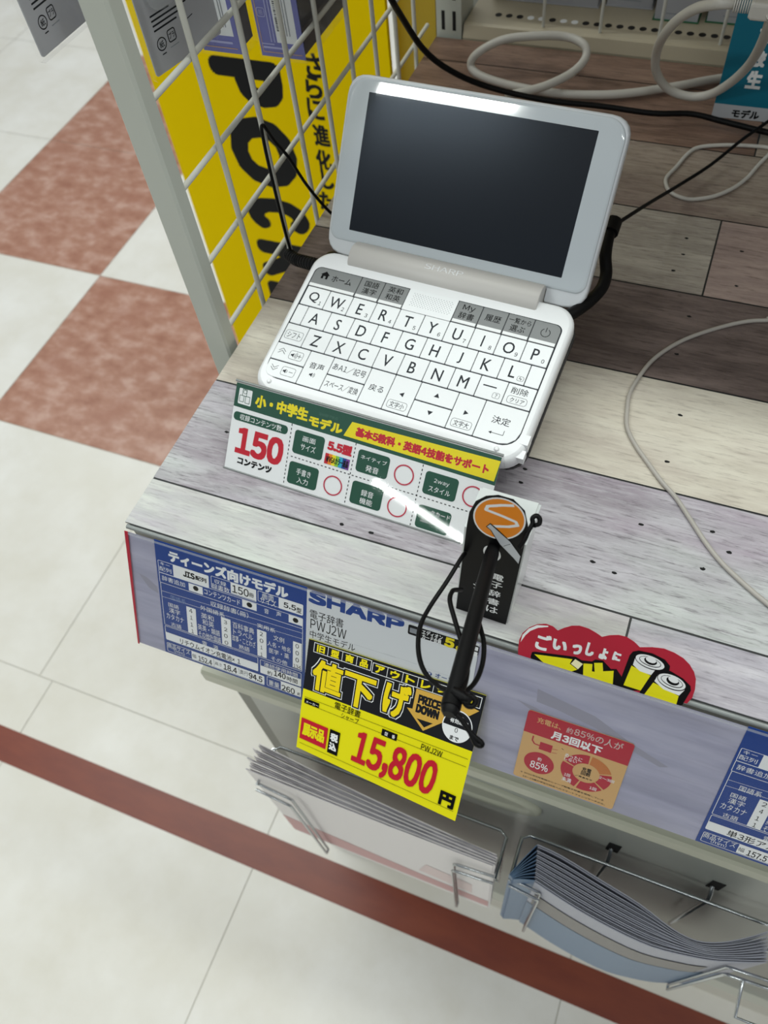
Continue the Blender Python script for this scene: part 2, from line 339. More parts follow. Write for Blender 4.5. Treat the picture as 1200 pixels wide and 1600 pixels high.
# ------------------------------------------------------------------ artwork data, in mm on each card
SIGN = [
['G', [[75.78, 49.03], [162.08, 50.71], [161.2, 39.14], [72.16, 40.15]], 'yellow'],
['R', [2.96, 40.97, 11.61, 50.21], 'white', 0.6],
['O', [5.19, 45.87, 8.23, 50.14], 'green', 0.35, 0.2],
['C', [6.89, 48.53], 1.08, 'green', 0.3],
['O', [3.64, 42.27, 6.75, 46.27], 'green', 0.35, 0.2],
['O', [7.49, 41.98, 10.68, 46.32], 'green', 0.35, 0.2],
['T', '小・中学生', [14.32, 41.8, 48.69, 49.39], 'yellow', 0.75, 0],
['T', 'モデル', [49.73, 40.19, 70.88, 46.42], 'yellow', 0.75, 0],
['T', '基本5教科・英語4技能をサポート', [78.97, 41.71, 157.07, 47.19], 'red', 0.55, 0],
['T', 'SHARP PWJ2', [55.2, 47.56, 66.97, 49.14], 'dimgreen', 0, 0],
['R', [1.71, 30.97, 37.81, 36.17], 'green', 2.2],
['T', '収録コンテンツ数', [5.96, 31.83, 33.75, 35.34], 'white', 0.05, 0],
['T', '150', [5.73, 11.51, 37.3, 27.96], 'red', 1.7, 0],
['T', 'コンテンツ', [8.63, 5.41, 31.74, 9.67], 'black', 0.5, 0],
['D', [39.84, 38.32, 40.87, 1.5], 'black', 0.5, 1.2],
['D', [80.59, 37.96, 80.74, 1.28], 'black', 0.5, 1.2],
['D', [121.35, 37.16, 121.59, 0.32], 'black', 0.5, 1.2],
['D', [42.53, 19.6, 152.51, 19.11], 'black', 0.5, 1.2],
['R', [42.59, 22.05, 61.78, 35.87], 'green', 2.0],
['R', [42.53, 3.69, 61.63, 17.0], 'green', 2.0],
['R', [83.01, 22.6, 102.32, 35.55], 'green', 2.0],
['R', [83.13, 3.65, 102.37, 17.06], 'green', 2.0],
['R', [123.86, 21.66, 143.02, 34.65], 'green', 2.0],
['R', [123.97, 1.89, 143.45, 15.18], 'green', 2.0],
['T', '画面', [48.01, 30.21, 56.28, 33.22], 'white', 0.03, 0],
['T', 'サイズ', [47.53, 25.14, 57.12, 29.0], 'white', 0.03, 0],
['T', '5.5型', [63.97, 29.59, 79.21, 35.46], 'red', 0.75, 0],
['R', [63.61, 21.44, 65.81, 27.65], 'red', 0],
['R', [65.81, 21.44, 68.0, 27.65], 'orange', 0],
['R', [68.0, 21.44, 70.2, 27.65], 'yellow', 0],
['R', [70.2, 21.44, 72.4, 27.65], 'ygreen', 0],
['R', [72.4, 21.44, 74.6, 27.65], 'cyan', 0],
['R', [74.6, 21.44, 76.79, 27.65], 'blue', 0],
['R', [76.79, 21.44, 78.99, 27.65], 'violet', 0],
['T', 'WVGAカラー液晶', [64.38, 22.38, 78.46, 26.61], 'black', 0.25, 0],
['T', '手書き', [47.7, 10.0, 57.01, 13.92], 'white', 0.03, 0],
['T', '入力', [48.8, 5.26, 56.07, 8.8], 'white', 0.03, 0],
['T', 'ネイティブ', [84.94, 30.26, 100.87, 32.77], 'white', 0.03, 0],
['T', '発音', [89.04, 24.07, 96.91, 27.78], 'white', 0.03, 0],
['T', '録音', [89.35, 9.6, 96.91, 13.34], 'white', 0.03, 0],
['T', '機能', [89.33, 4.94, 97.15, 8.6], 'white', 0.03, 0],
['T', '2way', [129.29, 28.72, 138.12, 31.54], 'white', 0.03, 0],
['T', 'スタイル', [127.13, 23.89, 139.77, 27.05], 'white', 0.03, 0],
['T', 'データカード', [125.1, 11.02, 142.98, 13.78], 'white', 0.03, 0],
['T', 'スロット数', [126.65, 5.59, 140.09, 8.24], 'white', 0.03, 0],
['C', [71.6, 10.07], 5.5, 'crimson', 0.75],
['C', [111.81, 28.36], 5.5, 'crimson', 0.75],
['C', [111.89, 9.46], 5.5, 'crimson', 0.75],
['C', [152.15, 27.93], 5.5, 'crimson', 0.75]]
SIGN_BAND = 38.26
BLUE = [
['R', [20.36, -91.09, 118.31, -2.96], 'blue', 0],
['T', 'ティーンズ向けモデル', [29.45, -15.74, 106.88, -7.25], 'white', 0.85, 0],
['O', [21.55, -26.58, 55.77, -17.21], 'white', 0.3, 0.8],
['R', [31.8, -26.52, 55.77, -17.21], 'white', 0.5],
['T', 'キー', [23.09, -20.59, 29.6, -18.15], 'white', 0, 0],
['T', '配列', [22.28, -24.76, 30.48, -21.48], 'white', 0, 0],
['T', 'JIS', [38.5, -23.64, 46.42, -19.16], 'black', 0.5, 0],
['T', '配列', [46.75, -23.29, 54.19, -19.91], 'black', 0.25, 0],
['O', [21.55, -34.08, 116.26, -26.1], 'white', 0.3, 0.8],
['T', '辞書追加', [23.32, -31.88, 39.23, -28.18], 'white', 0, 0],
['R', [41.78, -33.07, 51.26, -27.34], 'white', 0],
['C', [46.57, -29.9], 1.82, 'black', 0],
['T', 'コンテンツカード', [52.27, -31.9, 76.07, -27.74], 'white', 0.05, 0],
['R', [77.51, -31.95, 86.85, -26.56], 'white', 0],
['C', [82.21, -29.04], 1.8, 'black', 0],
['T', '音', [91.75, -31.3, 94.75, -27.63], 'white', 0, 0],
['T', '声', [99.51, -30.55, 102.6, -26.96], 'white', 0, 0],
['R', [107.35, -32.04, 116.05, -26.47], 'white', 0],
['C', [111.7, -29.22], 1.74, 'black', 0],
['O', [57.38, -25.2, 86.81, -16.31], 'white', 0.3, 0.8],
['R', [70.27, -24.53, 86.81, -16.31], 'white', 0.5],
['T', '収録', [59.57, -21.16, 67.41, -17.89], 'white', 0, 0],
['T', '辞書数', [57.71, -25.43, 69.51, -21.51], 'white', 0, 0],
['T', '150', [71.23, -23.52, 82.03, -17.9], 'black', 0.2, 0],
['T', '冊', [82.11, -22.8, 85.2, -19.79], 'black', 0.1, 0],
['O', [87.78, -23.83, 116.29, -16.09], 'white', 0.3, 0.8],
['R', [101.03, -24.13, 116.0, -16.26], 'white', 0.5],
['T', '画面', [90.67, -20.88, 97.89, -16.23], 'white', 0, 0],
['T', 'サイズ', [89.29, -24.43, 99.43, -19.9], 'white', 0, 0],
['T', '5.5', [104.09, -22.3, 111.89, -18.36], 'black', 0.3, 0],
['T', '型', [112.18, -23.0, 115.27, -19.14], 'black', 0.15, 0],
['O', [21.87, -67.41, 116.4, -33.7], 'white', 0.3, 0.8],
['T', '収録辞書(冊)', [56.21, -39.54, 81.34, -35.47], 'white', 0, 0],
['L', [[22.27, -40.39], [116.25, -37.13]], 'white', 0.2],
['L', [[22.46, -44.84], [116.33, -41.53]], 'white', 0.2],
['T', '国語系', [28.4, -45.16, 38.86, -41.35], 'ltblue', 0, 0],
['T', '外国語系', [48.88, -45.12, 65.38, -41.49], 'white', 0, 0],
['T', '実用系', [87.08, -44.05, 98.87, -40.67], 'white', 0, 0],
['T', '国語', [26.16, -51.19, 33.52, -47.97], 'white', 0, 0],
['T', '漢字', [26.25, -55.86, 34.09, -51.86], 'white', 0, 0],
['T', 'カタカナ', [24.04, -61.19, 36.41, -56.67], 'white', 0, 0],
['T', '古語', [26.82, -66.62, 34.18, -63.44], 'white', 0, 0],
['T', '英和', [48.97, -51.52, 57.7, -47.16], 'white', 0, 0],
['T', '和英', [49.64, -56.51, 57.69, -51.97], 'white', 0, 0],
['T', '英英・類語', [46.16, -61.8, 61.48, -57.21], 'white', 0, 0],
['T', 'その他外国語', [46.32, -67.11, 61.96, -62.62], 'white', 0, 0],
['R', [38.94, -67.11, 45.48, -46.15], 'white', 0],
['R', [62.82, -66.96, 69.24, -45.28], 'white', 0],
['T', '4', [40.76, -50.41, 43.09, -47.33], 'black', 0.08, 0],
['T', '1', [41.11, -55.79, 42.88, -52.61], 'black', 0.08, 0],
['T', '1', [41.06, -61.4, 42.84, -58.18], 'black', 0.08, 0],
['T', '1', [41.34, -66.66, 42.98, -63.46], 'black', 0.08, 0],
['T', '3', [64.74, -50.03, 66.83, -47.14], 'black', 0.08, 0],
['T', '2', [64.59, -55.7, 66.88, -52.85], 'black', 0.08, 0],
['T', '0', [64.36, -61.08, 66.87, -57.84], 'black', 0.08, 0],
['T', '0', [64.53, -66.37, 67.04, -63.37], 'black', 0.08, 0],
['T', '百科事典', [70.6, -50.68, 84.9, -45.94], 'white', 0, 0],
['T', 'トラベル', [70.89, -55.8, 84.2, -51.39], 'white', 0, 0],
['T', '故事・ことわざ', [69.99, -61.17, 85.82, -56.24], 'white', 0, 0],
['T', '熟語', [74.33, -66.16, 81.64, -62.41], 'white', 0, 0],
['T', '文例', [97.71, -49.64, 104.7, -45.57], 'white', 0, 0],
['T', '人名・地名', [93.67, -55.41, 108.78, -51.5], 'white', 0, 0],
['T', '医学・薬', [94.77, -60.78, 107.92, -56.8], 'white', 0, 0],
['T', 'その他', [96.12, -66.4, 106.74, -62.87], 'white', 0, 0],
['R', [86.95, -66.29, 93.07, -45.39], 'white', 0],
['R', [110.37, -66.11, 115.91, -45.32], 'white', 0],
['T', '2', [88.69, -49.75, 90.78, -46.57], 'black', 0.08, 0],
['T', '0', [88.61, -55.1, 91.04, -51.91], 'black', 0.08, 0],
['T', '1', [89.09, -60.34, 90.42, -57.4], 'black', 0.08, 0],
['T', '1', [89.01, -66.0, 90.45, -62.97], 'black', 0.08, 0],
['T', '0', [111.98, -49.91, 114.16, -46.57], 'black', 0.08, 0],
['T', '0', [112.05, -55.35, 114.24, -51.97], 'black', 0.08, 0],
['T', '0', [112.12, -60.87, 114.33, -57.44], 'black', 0.08, 0],
['T', '134', [110.82, -65.92, 115.68, -62.99], 'black', 0.08, 0],
['O', [22.06, -79.5, 87.25, -67.98], 'white', 0.3, 0.8],
['R', [22.16, -79.58, 87.13, -73.18], 'white', 0.5],
['T', '電', [48.62, -73.63, 52.01, -70.06], 'white', 0, 0],
['T', '源', [56.43, -73.99, 59.78, -70.08], 'white', 0, 0],
['T', 'リチウムイオン充電池×1', [32.46, -79.25, 75.07, -74.36], 'black', 0.12, 0],
['O', [88.73, -79.91, 116.09, -68.74], 'white', 0.3, 0.8],
['R', [88.73, -79.91, 116.04, -73.63], 'white', 0.5],
['T', '連続使用時間', [91.17, -73.36, 113.66, -69.92], 'white', 0, 0],
['T', '約', [93.47, -79.14, 96.78, -75.74], 'black', 0.1, 0],
['T', '140', [97.89, -78.44, 105.89, -73.75], 'black', 0.35, 0],
['T', '時間', [106.57, -78.66, 113.73, -74.93], 'black', 0.1, 0],
['O', [22.31, -89.47, 91.41, -81.79], 'white', 0.3, 0.8],
['R', [40.17, -88.89, 91.36, -81.81], 'white', 0.5],
['T', '商品サイズ', [22.84, -86.27, 39.03, -82.07], 'white', 0, 0],
['T', '(mm)', [27.25, -88.62, 35.0, -85.69], 'white', 0, 0],
['T', '幅', [40.68, -87.3, 43.51, -84.04], 'black', 0, 0],
['T', '152.4', [44.98, -88.47, 54.75, -83.93], 'black', 0.22, 0],
['L', [[56.12, -82.17], [56.3, -88.49]], 'black', 0.15],
['T', '高さ', [56.88, -86.69, 61.74, -83.91], 'black', 0, 0],
['T', '18.4', [62.88, -88.17, 72.44, -83.11], 'black', 0.3, 0],
['L', [[73.72, -82.33], [74.05, -87.51]], 'black', 0.15],
['T', '奥行', [74.42, -87.0, 80.22, -83.13], 'black', 0, 0],
['T', '94.5', [80.69, -87.95, 90.07, -82.97], 'black', 0.35, 0],
['O', [93.15, -88.59, 116.21, -80.79], 'white', 0.3, 0.8],
['R', [102.63, -88.23, 116.17, -80.81], 'white', 0.5],
['T', '重量', [94.44, -87.42, 101.59, -83.19], 'white', 0, 0],
['T', '260', [103.15, -88.29, 112.09, -83.34], 'black', 0.3, 0],
['T', 'g', [113.73, -87.51, 115.55, -85.38], 'black', 0.1, 0]]
WHITE = [
['R', [118.48, -90.0, 216.53, -4.37], 'papergrey', 0],
['T', 'SHARP', [119.39, -12.66, 175.43, -3.6], 'blue', 1.5, 0],
['T', '電子辞書', [120.53, -23.44, 140.95, -17.08], 'black', 0.05, 0],
['T', 'PWJ2W', [121.06, -31.08, 142.97, -23.87], 'black', 0.06, 0],
['T', '中学生モデル', [120.87, -37.81, 148.73, -32.29], 'black', 0.05, 0],
['D', [119.85, -32.64, 173.09, -32.19], 'grey', 0.15, 0.5],
['D', [165.52, -31.83, 185.16, -31.81], 'grey', 0.15, 0.5],
['D', [189.12, -32.63, 215.23, -32.74], 'grey', 0.15, 0.5],
['D', [166.04, -38.49, 215.97, -38.19], 'grey', 0.15, 0.5],
['R', [177.78, -12.47, 216.71, -5.8], 'black', 1.0],
['R', [178.74, -11.06, 183.38, -7.72], 'grey', 0.4],
['T', 'エディオン', [185.51, -9.58, 196.97, -6.26], 'white', 0.15, 0],
['T', 'カード会員', [185.83, -12.64, 196.6, -9.44], 'white', 0.15, 0],
['T', '5', [198.18, -12.87, 203.55, -6.29], 'yellow', 0.9, 0],
['T', '倍', [204.42, -13.23, 206.9, -9.97], 'yellow', 0.2, 0],
['R', [211.77, -9.31, 216.22, -6.67], 'white', 0.3],
['R', [212.03, -13.14, 216.3, -10.14], 'white', 0.3],
['C', [192.64, -35.58], 1.4, 'blue', 0],
['T', '×', [191.89, -36.84, 193.28, -34.43], 'white', 0.1, 0],
['T', 'オープン', [195.81, -36.81, 209.93, -33.28], 'blue', 0.1, 0]]
CHARGE = [
['R', [248.14, -90.2, 303.48, -37.65], 'tan', 1.8],
['R', [248.14, -54.05, 303.48, -37.65], 'cred', 1.8],
['R', [248.14, -54.05, 303.48, -51.05], 'cred', 0],
['T', '充電は、', [253.7, -44.9, 266.4, -40.6], 'tan', 0.12, 0],
['T', '約', [269.3, -45.1, 272.6, -40.9], 'ltgrey', 0.1, 0],
['T', '85%の人が', [273.4, -45.2, 298.4, -39.6], 'ltgrey', 0.15, 0],
['T', '月3回以下', [262.6, -52.9, 289.1, -46.9], 'white', 0.5, 0],
['L', [[253.78, -55.24], [253.75, -58.7], [255.28, -60.75], [258.03, -60.97]], 'cred', 0.8],
['R', [258.06, -63.61, 264.82, -57.85], 'cred', 0.3],
['L', [[264.97, -60.31], [267.77, -59.64]], 'cred', 0.3],
['L', [[265.11, -63.07], [267.8, -62.45]], 'cred', 0.3],
['L', [[269.49, -57.37], [270.66, -58.18]], 'black', 0.3],
['C', [260.12, -74.27], 8.2, 'cred', 0],
['T', '約', [258.94, -72.45, 261.05, -69.72], 'white', 0.05, 0],
['T', '85%', [255.74, -79.29, 265.55, -73.67], 'white', 0.2, 0],
['A', [284.98, -69.56], 7.14, 13.48, 92, 160, 'cred'],
['A', [284.98, -69.56], 7.14, 13.48, 165, 253, 'cred'],
['A', [284.98, -69.56], 7.14, 13.48, 258, 320, 'cred'],
['A', [284.98, -69.56], 7.14, 13.48, 325, 378, 'cred'],
['A', [284.98, -69.56], 7.14, 13.48, 383, 447, 'corange'],
['T', 'めったに', [272.1, -62.62, 281.25, -59.53], 'white', 0.07, 0],
['T', 'しない', [272.24, -64.92, 278.87, -62.64], 'white', 0.07, 0],
['T', '1回', [274.39, -76.83, 277.64, -74.42], 'white', 0.07, 0],
['T', '未満', [273.8, -81.09, 278.92, -77.55], 'white', 0.07, 0],
['T', '2〜3回', [291.91, -69.92, 299.83, -67.79], 'white', 0.07, 0],
['T', '1回', [288.91, -80.33, 292.58, -77.93], 'white', 0.07, 0],
['T', '充電', [282.51, -68.65, 287.35, -65.34], 'black', 0.1, 0],
['T', '回数', [282.48, -71.56, 287.54, -68.59], 'black', 0.1, 0],
['T', '/月あたり', [279.79, -73.96, 288.92, -72.68], 'black', 0.1, 0],
['T', '※2021年9月実施のシャープ製電子辞書を使用している', [251.85, -85.79, 297.84, -84.56], 'black', 0.02, 0],
['T', '15〜19歳の学生536名へのスマートフォンリサーチから。', [253.36, -88.71, 299.23, -87.4], 'black', 0.02, 0]]
CLOUD = [
['OUT', [[235.93, -0.81], [235.42, 5.68], [236.32, 10.54], [238.91, 15.28], [242.26, 18.65], [246.37, 20.55], [249.74, 20.29], [252.54, 18.65], [255.05, 21.31], [258.32, 24.05], [261.83, 25.43], [266.15, 25.36], [270.17, 24.11], [273.12, 22.8], [276.31, 25.16], [280.15, 26.84], [283.75, 27.09], [287.77, 25.54], [289.97, 23.95], [290.74, 23.38], [296.06, 25.58], [301.13, 26.81], [305.82, 26.19], [310.32, 24.64], [313.87, 22.1], [316.91, 18.46], [318.79, 14.58], [320.04, 8.57], [320.26, 3.21], [318.99, -1.37]]],
['G', [[236.31, 4.53], [236.5, 9.5], [238.77, 14.48], [242.33, 18.24], [247.62, 19.82], [247.74, 19.14], [243.15, 16.81], [239.81, 13.42], [237.9, 9.69]], 'white'],
['T', 'ご', [243.54, 3.56, 250.77, 13.99], 'white', 0.8, 0],
['T', 'い', [251.65, 6.68, 258.82, 13.35], 'white', 0.8, 0],
['T', 'っ', [261.21, 7.5, 265.83, 14.02], 'white', 0.8, 0],
['T', 'し', [267.53, 9.02, 271.53, 17.31], 'white', 0.8, 0],
['T', 'ょ', [274.08, 9.54, 277.97, 16.61], 'white', 0.8, 0],
['T', 'に', [280.31, 11.21, 284.08, 16.68], 'white', 0.8, 0],
['G', [[242.75, -2.73], [242.92, 0.56], [244.33, 1.38], [262.57, 5.74], [263.87, 6.14], [267.13, 5.11], [271.83, 6.34], [273.08, 8.15], [276.71, 8.94], [281.32, 5.29], [283.79, 6.36], [286.7, 3.1], [290.35, -2.15], [298.51, -12.46], [250.1, -18.47]], 'black'],
['G', [[244.23, -0.34], [262.7, 3.99], [262.03, 0.66], [266.29, -1.57], [262.51, -5.13], [250.11, -4.26]], 'pyellow'],
['G', [[264.03, 4.55], [268.12, 3.03], [266.5, -1.25], [262.54, 0.88]], 'cream'],
['G', [[268.3, 3.49], [272.42, 4.87], [273.13, 0.24], [274.47, 0.44], [273.02, 5.88], [276.77, 7.47], [278.16, 2.42], [282.79, 4.8], [284.42, -4.79], [269.8, -5.05]], 'pyellow'],
['G', [[287.05, 1.84], [287.58, 17.11], [288.43, 19.81], [290.78, 21.49], [296.91, 22.18], [303.11, 20.72], [306.13, 17.92], [306.58, 14.58], [305.53, 1.44], [289.88, -5.6]], 'black'],
['G', [[297.39, -2.22], [300.34, 11.87], [302.66, 14.36], [307.07, 15.09], [313.49, 12.84], [317.6, 9.88], [318.52, 7.28], [317.33, -3.07], [307.4, -12.75], [296.52, -7.62]], 'black'],
['G', [[289.83, 11.24], [299.41, 8.77], [297.39, -2.22], [289.09, -2.2]], 'pyellow'],
['G', [[290.28, 16.18], [290.29, 12.03], [294.12, 9.48], [299.54, 9.13], [300.69, 13.81], [301.8, 16.06]], 'white'],
['E', [297.16, 16.62], [7.09, -0.8], [0.11, 4.09], 'black', 0],
['E', [297.14, 16.73], [6.77, -0.7], [0.14, 3.63], 'white', 0],
['E', [297.19, 16.87], [5.16, -0.45], [0.04, 2.71], 'black', 0],
['E', [297.16, 16.97], [4.86, -0.46], [0.14, 2.29], 'white', 0],
['E', [297.27, 17.37], [2.97, -0.09], [-0.22, 2.25], 'black', 0],
['E', [297.29, 18.14], [2.43, -0.14], [-0.13, 1.7], 'white', 0],
['G', [[301.59, 5.19], [314.36, 1.75], [314.9, -6.71], [298.88, -6.55]], 'pyellow'],
['G', [[302.41, 10.68], [301.84, 6.21], [306.84, 2.95], [314.47, 2.11], [315.62, 5.68], [316.0, 7.36]], 'white'],
['E', [309.2, 8.86], [6.88, -1.04], [0.07, 4.52], 'black', 0],
['E', [309.17, 8.97], [6.56, -0.94], [0.12, 4.0], 'white', 0],
['E', [309.26, 9.12], [5.22, -0.75], [0.14, 2.99], 'black', 0],
['E', [309.23, 9.23], [4.92, -0.71], [0.21, 2.55], 'white', 0],
['E', [309.55, 9.61], [2.98, -0.18], [-0.23, 2.47], 'black', 0],
['E', [309.6, 10.54], [2.41, -0.26], [-0.15, 1.85], 'white', 0]]
STYLUS = [
['OUT', [[0.0, 0.0], [27.0, -0.0], [29.09, 38.86], [30.48, 69.91], [30.7, 82.62], [28.41, 91.81], [22.91, 97.0], [16.3, 97.1], [10.97, 94.29], [6.45, 88.86], [3.96, 80.53], [3.24, 71.42]]],
['E', [17.76, 81.94], [11.73, 0.12], [1.71, 14.52], 'white', 0],
['E', [17.76, 81.94], [11.01, 0.16], [1.63, 13.57], 'oorange', 0],
['L', [[23.59, 93.59], [18.26, 91.54], [12.12, 88.3], [11.47, 85.63], [18.77, 84.59], [25.26, 83.22], [26.23, 81.2], [22.44, 78.61], [14.12, 75.34]], 'white', 1.6],
['G', [[12.13, 74.18], [13.98, 77.53], [16.13, 76.0], [24.2, 68.88], [29.89, 60.38], [29.12, 53.16], [25.84, 57.02], [18.99, 64.44], [14.29, 72.62]], 'black'],
['G', [[12.61, 74.4], [14.04, 76.68], [15.77, 75.2], [23.91, 68.35], [29.41, 60.15], [29.02, 54.22], [26.3, 57.53], [19.39, 64.63], [14.69, 72.81]], 'styl'],
['L', [[21.11, 63.87], [24.04, 66.84]], 'black', 0.25],
['E', [16.16, 56.08], [4.28, -0.36], [-0.09, 5.36], 'white', 0],
['T', '電', [17.26, 36.01, 23.07, 41.11], 'white', 0.16, 0],
['T', '子', [17.06, 29.3, 22.95, 34.56], 'white', 0.16, 0],
['T', '辞', [16.52, 21.76, 22.5, 27.2], 'white', 0.16, 0],
['T', '書', [16.22, 14.29, 22.3, 19.92], 'white', 0.16, 0],
['T', 'は', [15.99, 6.98, 22.15, 12.8], 'white', 0.16, 0],
['T', 'シ', [8.25, 23.49, 14.37, 28.92], 'white', 0.16, 0]]
PRICE = [
['R', [0, 0, 105.0, 70.3], 'pyellow', 0],
['G', [[0, 39.07], [105.0, 40.03], [105.0, 70.3], [0, 70.3]], 'charcoal'],
['O', [3.53, 63.35, 39.1, 69.39], 'white', 0.35, 0],
['T', '旧', [5.49, 64.2, 10.47, 68.54], 'yellow', 0.45, 0],
['L', [[12.42, 63.35], [12.42, 69.39]], 'white', 0.3],
['T', '型', [14.38, 64.2, 19.36, 68.54], 'yellow', 0.45, 0],
['L', [[21.32, 63.35], [21.32, 69.39]], 'white', 0.3],
['T', '商', [23.27, 64.2, 28.25, 68.54], 'yellow', 0.45, 0],
['L', [[30.21, 63.35], [30.21, 69.39]], 'white', 0.3],
['T', '品', [32.16, 64.2, 37.14, 68.54], 'yellow', 0.45, 0],
['O', [39.78, 62.73, 103.35, 68.73], 'white', 0.35, 0],
['T', 'ア', [41.6, 63.57, 47.05, 67.89], 'yellow', 0.45, 0],
['L', [[48.86, 62.73], [48.86, 68.73]], 'white', 0.3],
['T', 'ウ', [50.68, 63.57, 56.13, 67.89], 'yellow', 0.45, 0],
['L', [[57.94, 62.73], [57.94, 68.73]], 'white', 0.3],
['T', 'ト', [59.76, 63.57, 65.21, 67.89], 'yellow', 0.45, 0],
['L', [[67.02, 62.73], [67.02, 68.73]], 'white', 0.3],
['T', 'レ', [68.84, 63.57, 74.29, 67.89], 'yellow', 0.45, 0],
['L', [[76.11, 62.73], [76.11, 68.73]], 'white', 0.3],
['T', 'ッ', [77.92, 64.29, 83.37, 67.17], 'yellow', 0.45, 0],
['L', [[85.19, 62.73], [85.19, 68.73]], 'white', 0.3],
['T', 'ト', [87.0, 63.57, 92.45, 67.89], 'yellow', 0.45, 0],
['L', [[94.27, 62.73], [94.27, 68.73]], 'white', 0.3],
['T', '品', [96.08, 63.57, 101.53, 67.89], 'yellow', 0.45, 0],
['T', '値', [5.45, 41.73, 22.85, 59.71], 'white', 3.7, 'noshrink'],
['T', '下', [25.13, 40.62, 43.18, 58.58], 'white', 3.7, 'noshrink'],
['T', 'げ', [49.83, 43.21, 64.12, 61.24], 'white', 3.7, 'noshrink'],
['T', '値', [5.45, 41.73, 22.85, 59.71], 'charcoal', 2.9, 'noshrink'],
['T', '下', [25.13, 40.62, 43.18, 58.58], 'charcoal', 2.9, 'noshrink'],
['T', 'げ', [49.83, 43.21, 64.12, 61.24], 'charcoal', 2.9, 'noshrink'],
['T', '値', [5.45, 41.73, 22.85, 59.71], 'pyellow2', 1.25, 'noshrink'],
['T', '下', [25.13, 40.62, 43.18, 58.58], 'pyellow2', 1.25, 'noshrink'],
['T', 'げ', [49.83, 43.21, 64.12, 61.24], 'pyellow2', 1.25, 'noshrink'],
['G', [[66.96, 62.42], [83.48, 62.69], [85.13, 52.68], [88.68, 52.28], [75.34, 41.14], [63.64, 50.54], [66.95, 50.9]], 'gold'],
['G', [[70.31, 46.65], [80.02, 46.97], [75.55, 43.15]], 'charcoal'],
['G', [[89.89, 62.51], [96.04, 62.76], [103.36, 61.7], [98.67, 57.48], [90.69, 58.56]], 'gold'],
['T', 'PRICE', [69.07, 55.0, 82.37, 59.98], 'charcoal', 0.75, 0],
['T', 'DOWN', [68.83, 49.73, 82.38, 54.69], 'charcoal', 0.75, 0],
['C', [93.62, 50.05], 8.62, 'white', 0],
['C', [93.64, 49.95], 8.08, 'charcoal', 0],
['G', [[85.13, 49.51], [85.22, 48.63], [85.4, 47.75], [85.68, 46.9], [86.04, 46.09], [86.49, 45.31], [87.01, 44.59], [87.61, 43.93], [88.27, 43.33], [89.0, 42.8], [89.77, 42.36], [90.58, 41.99], [91.43, 41.72], [92.31, 41.53], [93.2, 41.44], [94.09, 41.44], [94.98, 41.53], [95.85, 41.72], [96.7, 41.99], [97.52, 42.36], [98.29, 42.8], [99.01, 43.33], [99.67, 43.93], [100.27, 44.59], [100.8, 45.31], [101.24, 46.09], [101.61, 46.9], [101.88, 47.75], [102.07, 48.63], [102.16, 49.51]], 'white'],
['T', '価格', [90.76, 54.59, 96.37, 55.87], 'white', 0.12, 0],
['T', '有効期間', [88.9, 51.34, 99.23, 53.86], 'white', 0.12, 0],
['T', '0', [92.69, 46.7, 94.46, 49.23], 'black', 0.05, 0],
['T', 'まで', [90.82, 42.31, 96.0, 44.73], 'black', 0.2, 0],
['R', [1.81, 30.74, 11.42, 33.68], 'black', 0],
['T', 'メーカー', [2.84, 31.15, 10.9, 32.6], 'white', 0.05, 0],
['T', '電子辞書', [21.04, 34.64, 37.52, 38.77], 'black', 0.03, 0],
['T', 'シャープ', [25.86, 30.21, 37.11, 33.79], 'black', 0.0, 0],
['L', [[1.75, 34.44], [103.57, 35.42]], 'black', 0.18],
['L', [[1.83, 30.58], [103.63, 31.09]], 'black', 0.18],
['R', [51.85, 29.86, 61.39, 33.77], 'black', 0],
['T', '型', [53.71, 30.59, 55.76, 32.73], 'white', 0.05, 0],
['T', '番', [58.29, 30.56, 60.19, 32.75], 'white', 0.05, 0],
['T', 'PWJ2W', [76.24, 30.86, 89.04, 34.22], 'black', 0.06, 0],
['R', [1.42, 7.26, 19.02, 20.83], 'red', 0],
['T', '展示品', [2.83, 10.27, 17.4, 18.29], 'pyellow', 0.7, 0],
['R', [20.38, 6.19, 27.1, 21.08], 'black', 0],
['T', '税', [21.22, 14.1, 26.14, 19.14], 'white', 0.5, 0],
['T', '込', [21.15, 8.42, 25.97, 13.2], 'white', 0.5, 0],
['L', [[1.79, 4.3], [102.63, 4.99]], 'black', 0.18],
['T', '15,800', [35.99, 5.11, 88.51, 27.55], 'red', 1.25, 0.14],
['T', '円', [92.8, 5.5, 102.17, 13.66], 'black', 1.1, 0]]
PRICE_Q = [[0.123, -0.06636, -0.09065], [0.22443, -0.07252, -0.09758], [0.22515, -0.01937, -0.03278], [0.12095, -0.02001, -0.03416]]
PRICE_W, PRICE_H = 105.0, 70.3
TEAL = [
['T', '高', [17.64, 54.93, 26.06, 65.1], 'white', 1.3, 0],
['T', '校', [18.1, 38.52, 26.85, 49.74], 'white', 1.3, 0],
['T', '生', [17.65, 23.07, 28.51, 35.87], 'white', 1.3, 0],
['T', 'モデル', [13.69, 1.11, 33.83, 7.52], 'black', 0.6, 0]]
TEAL_BAND = 10.26
